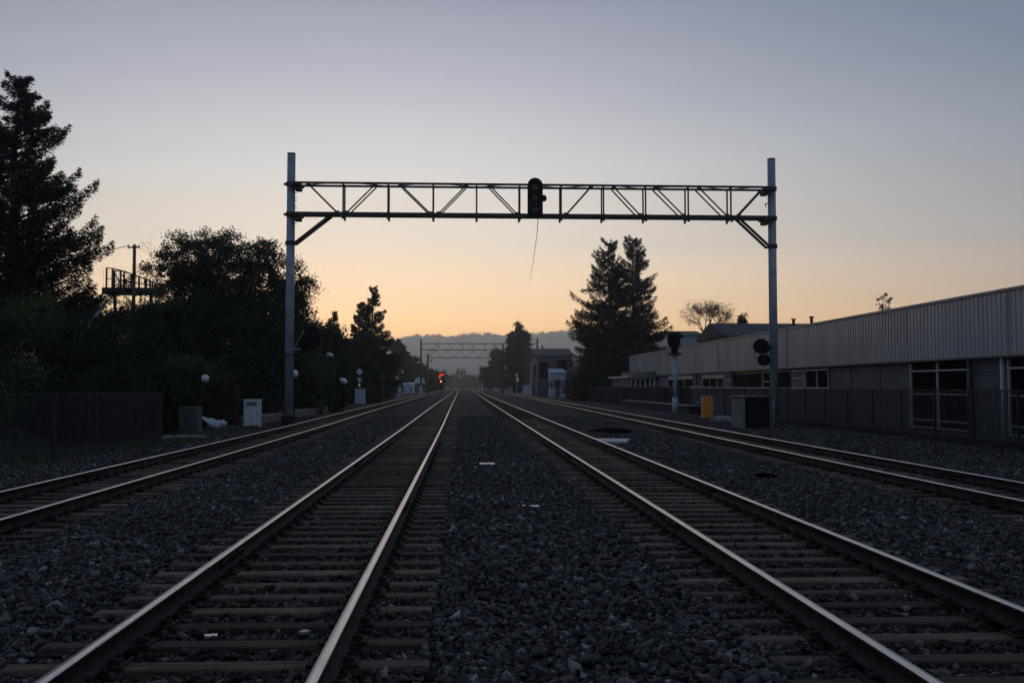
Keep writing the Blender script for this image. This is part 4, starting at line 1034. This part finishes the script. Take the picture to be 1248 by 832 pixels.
# slender mast signal
MY = 64.0; p = P(823, 505.5, MY); t = empty('mast_signal', (p.x, MY, 0), 'black signal head on a slender pale blue-grey mast before the solid fence', 'signal')
zt = P(823, 433, MY).z
q = MB(); q.tube((0, 0, 0), (0, 0, 1.1), .205, .19, 14); q.tube((0, 0, 1.1), (0, 0, zt), .15, .125, 14); q.build('mast', M['pale_blue'], t)
q = MB(); q.tube((0, 0, zt), (0, 0, zt+.1), .35, .5, 16); q.tube((0, 0, zt+.1), (0, 0, zt+.14), .5, .5, 16); q.build('platform', M['truss'], t)
q = MB(); q.tube((0, 0, -.1), (0, 0, .07), .3, .3, 12); q.build('base_flange', M['dark_metal'], t)
zh = P(823, 404, MY).z
q = MB(); q.ell((-.05, .1, zh-.58), .42, .4, .55, 14, 10, .06); q.box(-.2, .2, -.1, .3, zt+.12, zh-.6, .04); q.build('housing', M['black'], t)
for (x, z, r_) in ((-.12, zh-.42, .26), (.14, zh-.85, .22)):
    q = MB(); q.tube((x-.05, -.45, z-.05), (x, .0, z), r_, r_*.95, 14, caps=False); h = q.build('hood', M['black'], t); md = h.modifiers.new('Solidify', 'SOLIDIFY'); md.thickness = .02
q = MB(); q.box(-.46, -.30, -.3, .25, zh-.35, zh-.12, .03); q.box(.2, .52, -.2, .2, zh-.42, zh-.2, .03); q.box(-.36, .4, -.05, .1, zh-.16, zh-.03, .02); q.build('top_bracket', M['black'], t)
p = P(848.5, 500, 60); t = empty('bracket_post', (p.x, 60, 0), 'thin grey post with a pale arm left of the orange box', 'post')
q = MB(); q.tube((0, 0, 0), (0, 0, 1.85), .035, .035, 8); q.build('post', M['grey_metal'], t)
q = MB(); q.box(-.3, .03, -.04, .04, 1.78, 1.86, .01); q.box(-.02, .45, -.03, .03, .82, .88, .01); q.build('arm', M['frame'], t)
# boulder / rubble near hut
rr = random.Random(9); q = MB(); q.ell((0, 0, 0), .65, .5, .3, 12, 8, .14, rr); o = q.build('boulder', M['concrete']); p = G(880, 514, 0); o.location = (p.x, p.y, .04); tag(o, 'low grey rubble lump right of the orange box', 'rubble')
# far right things
p = P(738+0, 458, 125); t = empty('white_marker', (p.x-.0, 126, 0), 'small white sign on a post peeping over the solid fence before the dark conifers', 'sign')
pz = P(730.5, 459, 126); t.location.x = pz.x
q = MB(); q.tube((0, 0, 0), (0, 0, pz.z-.2), .05, .05, 6); q.build('post', M['frame'], t)
q = MB(); q.box(-.32, .32, -.03, .03, pz.z-.2, pz.z+.15, .02); q.box(-.2, .2, -.03, .03, pz.z-1.3, pz.z-.75, .02); q.build('plate', M['opal'], t)
cabinet(637.5, 646.5, 469.3, 481, 'pale blue cabinet beside the outer right track near the distant gantry', M['pale_blue'], 1.2, door=True, Y=215)
t = shed(650.5, 664, 466.5, 484, 178, 'grey sheet-metal shed at the foot of the grey house', M['wall'], depth=3)
cabinet(603.5, 606.5, 467, 475, 'small white cabinet just left of the middle distant gantry post', M['white_paint'], 1.2, door=False, Y=330)
p = P(629.5, 456, 230); t = empty('mast_signal', (p.x, 230, 0), 'short mast with pale yellow lamp beside the columnar tree', 'signal')
q = MB(); q.tube((0, 0, 0), (0, 0, p.z), .1, .1, 8); q.build('mast', M['steel'], t)
q = MB(); q.ell((0, -.1, p.z-.1), .3, .2, .34, 10, 8); q.build('lamp', M['opal'], t)
q = MB(); q.ell((.25, -.1, p.z-1.2), .24, .2, .5, 10, 8); q.build('lower_lamp', M['lampy'], t)
q = MB(); q.box(-.9, -.2, -.1, .3, p.z-4.3, p.z-2.1, .05); q.build('box', M['black'], t)
# level-crossing posts in the far centre
for k, (px, yt, yb2, lb) in enumerate(((587.5, 462, 468, 'leftmost tiny white crossing post in the far distance'), (597, 461, 468, 'second tiny white crossing post in the far distance'),
                                   (602.5, 461, 467.5, 'slim white crossing post third from the left in the far distance'), (607, 459.5, 471, 'tallest white crossing post in the far distance'))):
    Y = 520; a = P(px, yt, Y); t = empty('crossing_post', (a.x, Y, 0), lb, 'crossing post', 'white level crossing posts')
    q = MB(); q.tube((0, 0, 0), (0, 0, a.z), .28, .22, 8); q.build('post', M['opal'], t)
    q = MB(); q.bar((-1.0, -.2, a.z-1.9), (1.0, -.2, a.z-.4), .2, .3, (0, 1, 0)); q.bar((1.0, -.26, a.z-1.9), (-1.0, -.26, a.z-.4), .2, .3, (0, 1, 0)); q.build('crossbuck', M['opal'], t)
p = P(611, 471, 300)

# ------------------------------------------------------------------ right trees
ctree(743, 297, 128, 80, 51, 'left one of the paired tall dark conifers behind the solid fence', nb=230, dens=66, up=.02, droop=.2, L=.42, W=.09, power=.72, gap=.75, zb=0, cb=.2, hang=.09)
ctree(773, 291, 131, 66, 52, 'right one of the paired tall dark conifers, slightly taller', nb=230, dens=66, up=.04, droop=.2, L=.42, W=.09, power=.68, gap=.75, zb=0, cb=.2, hang=.09)
for a in [(738, 425, 36, 126, 'dense dark bush at the left foot of the paired conifers', 'leaf_dk'), (785, 420, 40, 126, 'dense dark bush at the right foot of the paired conifers', 'leaf_dk'),
          (757, 400, 45, 134, 'tall dark undergrowth between the paired conifer trunks', 'leaf_dk')]:
    px, yt, hw, Y, lb, lf = a; s = shrub(px, yt, hw, Y, lb, lf, LS=.32, cr=.8, zb=0, n=75)
shrub(703, 463, 17, 128, 'russet bush at the left end of the solid dark fence', 'leaf_rd', LS=.2, zb=0, K=70)
shrub(716, 456, 18, 136, 'olive green bush behind the russet one', 'leaf_yl', LS=.22, zb=0, K=80)
a = P(860, 366, 140); twig_tree((a.x, 140, 0), a.z, .52, 17, 'open airy tree with wide spreading limbs above the long building roof', leafn=3, depth=6, LS=.17, r0=.024, first=.26, name='open_tree', hw=5.9, z0=4.0)
a = P(905, 377, 138); broadleaf((a.x, 138, 0), a.z, .75, 2.6, 61, 'small dark upright tree right of the open airy tree', K=60, n=50, LS=.26, cr=.38, shell=.1, rtr=.012, name='upright_tree')
a = P(1078, 357, 62); broadleaf((a.x, 62, 0), a.z, .62, 1.25, 23, 'small leafy treetop rising alone above the long roof', K=34, n=26, LS=.15, cr=.2, shell=.15, rtr=.008, name='leafy_tree')
p = P(632, 396, 300)
broadleaf((p.x, 300, 0), p.z+.8, 3.7, 9.8, 71, 'tall columnar tree behind the middle post of the distant gantry', K=480, n=70, LS=.62, cr=.95, cz=10, leaf='leaf_dk', shell=.2, sq=.5)
p = P(646, 430, 290); broadleaf((p.x, 290, 0), p.z+1, 2.2, 4.5, 72, 'ragged lower tree against the right side of the columnar tree', K=110, n=45, LS=.7, cr=1.0, leaf='leaf_md')
p = P(606, 424, 360); broadleaf((p.x, 360, 0), p.z, 2.6, 6, 73, 'slim pointed tree left of the middle distant gantry post', K=140, n=50, LS=.9, cr=1.1)
p = P(597, 446, 380); broadleaf((p.x, 380, 0), p.z, 3.6, 4.2, 74, 'rounded tree left of the slim pointed tree', K=180, n=50, LS=.9, cr=1.2)
p = P(611, 452, 320); broadleaf((p.x, 320, 0), p.z, 3.2, 3, 75, 'low green tree in front of the slim pointed tree', K=120, n=50, LS=.7, cr=1.0, leaf='leaf_yl')
p = P(498, 434, 300); broadleaf((p.x, 300, 0), p.z, 4.2, 5.2, 76, 'brownish tree behind the white sheds left of the distant gantry', K=180, n=50, LS=.8, cr=1.1, leaf='leaf_br')
p = P(513, 447, 330); broadleaf((p.x, 330, 0), p.z, 4.2, 4.2, 77, 'dark rounded tree behind the distant gantry left post', K=160, n=50, LS=.8, cr=1.1)
p = P(527, 452, 380); broadleaf((p.x, 380, 0), p.z, 5, 4, 78, 'green tree left of the red signal', K=160, n=50, LS=.9, cr=1.2)

# weeds along the edges of the ballast
g = np.random.default_rng(77); V = []; Fc = []
def tuft(x, y, h, n):
    for _ in range(n):
        a = g.uniform(0, 6.28); ln = h*g.uniform(.5, 1.2); d = np.array([math.cos(a)*.5, math.sin(a)*.5, 1.0]); d /= np.linalg.norm(d); sd = np.array([-math.sin(a), math.cos(a), 0])*.006
        o = np.array([x+g.normal(0, .05), y+g.normal(0, .05), -.05]); p1 = o+d*ln*.6; p2 = o+d*ln+np.array([math.cos(a), math.sin(a), -.2])*ln*.25; b = len(V)
        V.extend([o-sd, o+sd, p1+sd*.8, p1-sd*.8, p2+sd*.1, p2-sd*.1]); Fc.extend([(b, b+1, b+2, b+3), (b+3, b+2, b+4, b+5)])
for _ in range(330):
    y = g.uniform(12, 34); f = (y-22.5)/9.2; x = -10.75+1.2*f+g.normal(.1, .18); tuft(x, y, g.uniform(.12, .34), 12)
for _ in range(260): tuft(g.uniform(-11.6, -8.9), g.uniform(30, 75), g.uniform(.12, .4), 12)
for _ in range(260): tuft(15.6+g.normal(0, .12), g.uniform(18, 68), g.uniform(.08, .26), 10)
for _ in range(40): tuft(g.uniform(12.8, 15.5), g.uniform(25, 70), g.uniform(.08, .22), 10)
tag(np_obj('weeds', V, Fc, M['leaf_yl']), 'thin tufts of dry weeds along the fences and ballast edges', 'weeds', kind='stuff')

# far woods ------------------------------------------------------------
g = np.random.default_rng(99); cen = []
def wood_row(Y, x0, x1, hmin, hmax, step, gapx=None):
    x = x0
    while x < x1:
        if not (gapx and gapx[0] < x < gapx[1]): cen.append((x, Y+g.uniform(-25, 25), g.uniform(hmin, hmax), g.uniform(3.5, 7)))
        x += g.uniform(.6, 1.3)*step
wood_row(950, -900, 900, 9, 19, 8); wood_row(860, -850, 850, 7, 13, 8); wood_row(700, -800, 800, 6, 14, 9, (-14, 20)); wood_row(560, -700, 700, 8, 14, 9, (-24, 30)); wood_row(400, -600, 600, 7, 13, 9, (-30, 34))
pts = []; sz = []
for (x, y, h, r_) in cen:
    n = 300; u = g.normal(size=(n, 3)); u /= np.linalg.norm(u, axis=1, keepdims=True); u *= g.uniform(.6, 1.05, (n, 1))
    pts.append(np.stack([x+u[:, 0]*r_, y+u[:, 1]*r_, np.maximum(h*.5+u[:, 2]*h*.5, .3)], -1))
pts = np.concatenate(pts); V, Fc = leaf_quads(pts, g.normal(size=pts.shape), g.uniform(1.6, 3.2, len(pts)), g.uniform(1.2, 2.4, len(pts)), g)
tag(np_obj('distant_woods', V, Fc, M['leaf_dk']), 'dark distant belt of trees across the end of the tracks', 'woods', kind='stuff')

# hills ----------------------------------------------------------------
def hills(X, Y):
    f = (Y-2900)/1100
    px = [-3200, -900, -480, -380, -266, -140, 0, 112, 238, 395, 600, 1200, 3200]
    hh = [90, 110, 130, 150, 180, 194, 195, 197, 203, 209, 205, 180, 120]
    rdg = np.interp(X, px, hh) + 5*np.sin(X*.021)+3.0*np.sin(X*.057+1)+1.6*np.sin(X*.19)*np.sin(X*.043)
    prof_ = np.clip(np.sin(np.clip(f, 0, 1)*math.pi*.62)/.93, 0, 1)
    return rdg*np.where(f > .8, 1-(f-.8)*.6, (f/.8)**.75 if True else 0) - 1 + 6*np.sin(X*.011+f*5)*np.sin(f*9)*(f < .78)
xs = np.arange(-3200, 3201, 11.0); ys = np.linspace(2900, 4000, 26)
grid('hills', xs, ys, hills, M['hill'])
# crest trees on the ridge
V = []; rx_ = g.uniform(-1200, 1200, 1500); ry_ = np.full(1500, 2900+1100*.8)+g.uniform(-30, 30, 1500)
rz_ = hills(rx_, ry_); clump_ = (np.sin(rx_*.031)+np.sin(rx_*.013+2)) > -.4
cp = np.stack([rx_, ry_, rz_+g.uniform(0, 5, 1500)], -1)[clump_]; cp = np.repeat(cp, 5, 0)+g.normal(0, 3.0, (len(cp)*5, 3))
V, Fc = leaf_quads(cp, g.normal(size=cp.shape), 8.0, 6.0, g)
tag(np_obj('ridge_trees', V, Fc, M['leaf_dk']), 'ragged fringe of trees along the hazy hill crest', 'woods', kind='stuff')

# ------------------------------------------------------------------ litter on the ballast
def flat_litter(px, py, l, w, rz, m, label, name='litter', cat='litter', h=.02, z=.055, bend=.002):
    p = G(px, py, z); q = MB(); n = 6; vs = []
    rr = random.Random(int(px)); top = []; bot = []
    for i in range(n+1):
        x = -l/2+l*i/n; zz = bend*math.sin(i*2.1); ww = w/2*rr.uniform(.8, 1.1)
        vs += [(x, -ww, zz), (x, ww, zz), (x, ww*.95, zz+h), (x, -ww*.95, zz+h)]
    fs = []
    for i in range(n):
        for a_ in range(4): b_ = (a_+1) % 4; fs.append((i*4+a_, i*4+b_, (i+1)*4+b_, (i+1)*4+a_))
    fs += [(3, 2, 1, 0), tuple(n*4+k for k in range(4))]
    q.add(vs, fs); o = q.build(name, m); o.location = (p.x, p.y, z); o.rotation_euler = (0, .0, rz); tag(o, label, cat); return o
flat_litter(593.5, 565.5, .34, .16, .05, M['litter'], 'small cream strip of board lying between the middle tracks', h=.03, z=.07)
flat_litter(647, 617.5, .24, .18, -.05, M['litter_b'], 'flat blue-grey scrap on the ballast below the cream strip', h=.02, z=.06)
flat_litter(257, 774.5, .09, .05, .3, M['litter'], 'tiny white paper scrap between the rails at bottom left', h=.01, z=.03)
flat_litter(371, 771.5, .07, .06, .9, M['litter_b'], 'tiny pale blue scrap inside the left middle track', h=.02, z=.03)
flat_litter(736, 687, .34, .035, .5, M['wood'], 'thin stick lying on the ballast between the middle tracks', 'stick', 'stick', h=.03, z=.07)
# inspection pit cover & slab
p = G(743, 537, .05); q = MB(); q.box(-.62, .62, -.75, .75, -.1, .03, .015); o = q.build('pale_slab', M['frame']); o.location = (p.x, p.y, .06); o.rotation_euler = (0, 0, -.25); tag(o, 'pale flat slab on the ballast just right of the right middle track', 'slab')
p = G(745, 525.5, .05); q = MB(); q.ell((0, 0, 0), .85, 1.3, .09, 20, 6, .05); o = q.build('dark_mat', M['void']); o.location = (p.x, p.y, .07); tag(o, 'dark oval mat lying just beyond the pale slab', 'mat')
p = G(933, 580.5, .05); q = MB(); q.ell((0, 0, 0), .21, .33, .05, 18, 6); o = q.build('dark_mat', M['void']); o.location = (p.x, p.y, .07); tag(o, 'small black oval lid on the ballast beside the outer right track', 'lid')

# ------------------------------------------------------------------ haze
q = MB(); q.box(-4700, 4700, -400, 4900, -3.0, 228); hz = q.build('haze', None)
hm = bpy.data.materials.new('haze_air'); hm.use_nodes = True; nt = hm.node_tree; nt.nodes.clear()
om = nt.nodes.new('ShaderNodeOutputMaterial'); pv = nt.nodes.new('ShaderNodeVolumePrincipled')
pv.inputs['Color'].default_value = (.82, .91, 1.0, 1); pv.inputs['Density'].default_value = 3.1e-4; pv.inputs['Anisotropy'].default_value = .82
nt.links.new(pv.outputs[0], om.inputs['Volume']); hz.data.materials.append(hm); tag(hz, 'thin dusk haze filling the air over the tracks', 'haze', kind='stuff')

# ------------------------------------------------------------------ world
w = bpy.data.worlds.new('World'); scene.world = w; w.use_nodes = True; nt = w.node_tree; nt.nodes.clear()
N = nt.nodes.new; Lk = nt.links.new
out = N('ShaderNodeOutputWorld'); bg = N('ShaderNodeBackground'); bg2 = N('ShaderNodeBackground'); add = N('ShaderNodeAddShader')
SUN_AZ = -.095     # to the left of straight ahead (radians from +Y towards -X)
sky = N('ShaderNodeTexSky'); sky.sky_type = 'NISHITA'; sky.sun_disc = False; sky.sun_elevation = R(.6); sky.sun_rotation = SUN_AZ
sky.air_density = 1.0; sky.dust_density = 1.5; sky.ozone_density = 2.0
bg.inputs['Strength'].default_value = .02; Lk(sky.outputs[0], bg.inputs[0])
tc = N('ShaderNodeTexCoord'); sp = N('ShaderNodeSeparateXYZ'); Lk(tc.outputs['Generated'], sp.inputs[0])
GLOW_AZ = -.095; GLOW_K = 3.3
def lin(r, g_, b, k=1.0): return tuple(k*(((c/255+.055)/1.055)**2.4 if c > 10 else c/3294) for c in (r, g_, b))
FRONT = [(0, lin(250, 182, 92, 2.9)), (.05, lin(252, 196, 120, 2.6)), (.085, lin(247, 209, 160, 1.72)), (.14, lin(241, 226, 206, 1.15)), (.22, lin(221, 221, 220, 1.03)),
         (.30, lin(190, 190, 202)), (.37, lin(157, 161, 178)), (.6, lin(122, 134, 152)), (1, lin(90, 106, 132))]
BACK = [(0, lin(140, 130, 130)), (.12, lin(120, 128, 143)), (.3, lin(96, 112, 134)), (.6, lin(98, 118, 146)), (1, lin(90, 106, 132))]
def ramp(stops):
    r = N('ShaderNodeValToRGB'); e = r.color_ramp.elements
    while len(e) < len(stops): e.new(.5)
    for k, (p_, c_) in enumerate(stops): e[k].position = p_; e[k].color = (*c_, 1)
    Lk(sp.outputs['Z'], r.inputs[0]); return r
def lin(r, g_, b): return tuple(((c/255+.055)/1.055)**2.4 if c > 10 else c/3294 for c in (r, g_, b))
front = ramp(FRONT)
back = ramp(BACK)
nrm_ = N('ShaderNodeCombineXYZ'); Lk(sp.outputs['X'], nrm_.inputs[0]); Lk(sp.outputs['Y'], nrm_.inputs[1])
nv = N('ShaderNodeVectorMath'); nv.operation = 'NORMALIZE'; Lk(nrm_.outputs[0], nv.inputs[0])
dt = N('ShaderNodeVectorMath'); dt.operation = 'DOT_PRODUCT'; dt.inputs[1].default_value = (math.sin(GLOW_AZ), math.cos(GLOW_AZ), 0); Lk(nv.outputs[0], dt.inputs[0])
m_a = N('ShaderNodeMath'); m_a.operation = 'SUBTRACT'; Lk(dt.outputs['Value'], m_a.inputs[0]); m_a.inputs[1].default_value = 1
m_b = N('ShaderNodeMath'); m_b.operation = 'MULTIPLY'; Lk(m_a.outputs[0], m_b.inputs[0]); m_k = N('ShaderNodeMath'); m_k.operation = 'MULTIPLY_ADD'; Lk(sp.outputs['Z'], m_k.inputs[0]); m_k.inputs[1].default_value = 12.0; m_k.inputs[2].default_value = GLOW_K; Lk(m_k.outputs[0], m_b.inputs[1])
m_c = N('ShaderNodeMath'); m_c.operation = 'EXPONENT'; Lk(m_b.outputs[0], m_c.inputs[0])
mx = N('ShaderNodeMix'); mx.data_type = 'RGBA'; Lk(m_c.outputs[0], mx.inputs[0]); Lk(back.outputs[0], mx.inputs[6]); Lk(front.outputs[0], mx.inputs[7])
# faint stretched cloud veils
mp = N('ShaderNodeMapping'); mp.inputs['Scale'].default_value = (2.2, 2.2, 26); Lk(tc.outputs['Generated'], mp.inputs[0])
nz = N('ShaderNodeTexNoise'); nz.inputs['Scale'].default_value = 1.6; nz.inputs['Detail'].default_value = 5; Lk(mp.outputs[0], nz.inputs['Vector'])
m2 = N('ShaderNodeMapRange'); m2.inputs['From Min'].default_value = .3; m2.inputs['From Max'].default_value = .7; m2.inputs['To Min'].default_value = .975; m2.inputs['To Max'].default_value = 1.02; Lk(nz.outputs['Fac'], m2.inputs['Value'])
vs_ = N('ShaderNodeVectorMath'); vs_.operation = 'SCALE'; Lk(mx.outputs[2], vs_.inputs[0]); Lk(m2.outputs[0], vs_.inputs['Scale'])
Lk(vs_.outputs[0], bg2.inputs[0]); bg2.inputs['Strength'].default_value = 1.0
Lk(bg.outputs[0], add.inputs[0]); Lk(bg2.outputs[0], add.inputs[1]); Lk(add.outputs[0], out.inputs[0])

sun = bpy.data.lights.new('sun', 'SUN'); sun.energy = .08; sun.angle = R(.5); sun.color = (1, .72, .45)
so = bpy.data.objects.new('sun', sun); C.objects.link(so)
sd = Vector((math.sin(SUN_AZ)*math.cos(R(.6)), math.cos(SUN_AZ)*math.cos(R(.6)), math.sin(R(.6))))
so.rotation_euler = sd.to_track_quat('Z', 'Y').to_euler(); so.location = (0, 0, 50)

# ------------------------------------------------------------------ camera and render
cd = bpy.data.cameras.new('camera'); co = bpy.data.objects.new('camera', cd); C.objects.link(co); scene.camera = co
cd.sensor_width = 36; cd.lens = 36*F/1248; cd.clip_start = .05; cd.clip_end = 20000
m3 = Matrix((RT, UP, -FWD)).transposed(); co.matrix_world = Matrix.Translation(CAM) @ m3.to_4x4()
scene.view_settings.view_transform = 'Standard'; scene.view_settings.look = 'None'; scene.view_settings.gamma = 1; scene.view_settings.exposure = 0
cy = scene.cycles if hasattr(scene, 'cycles') else None
scene.render.engine = 'CYCLES'
cy = scene.cycles; cy.max_bounces = 5; cy.diffuse_bounces = 3; cy.glossy_bounces = 3; cy.volume_bounces = 2; cy.transparent_max_bounces = 6
cy.use_denoising = True
try: cy.denoiser = 'OPENIMAGEDENOISE'
except Exception: pass
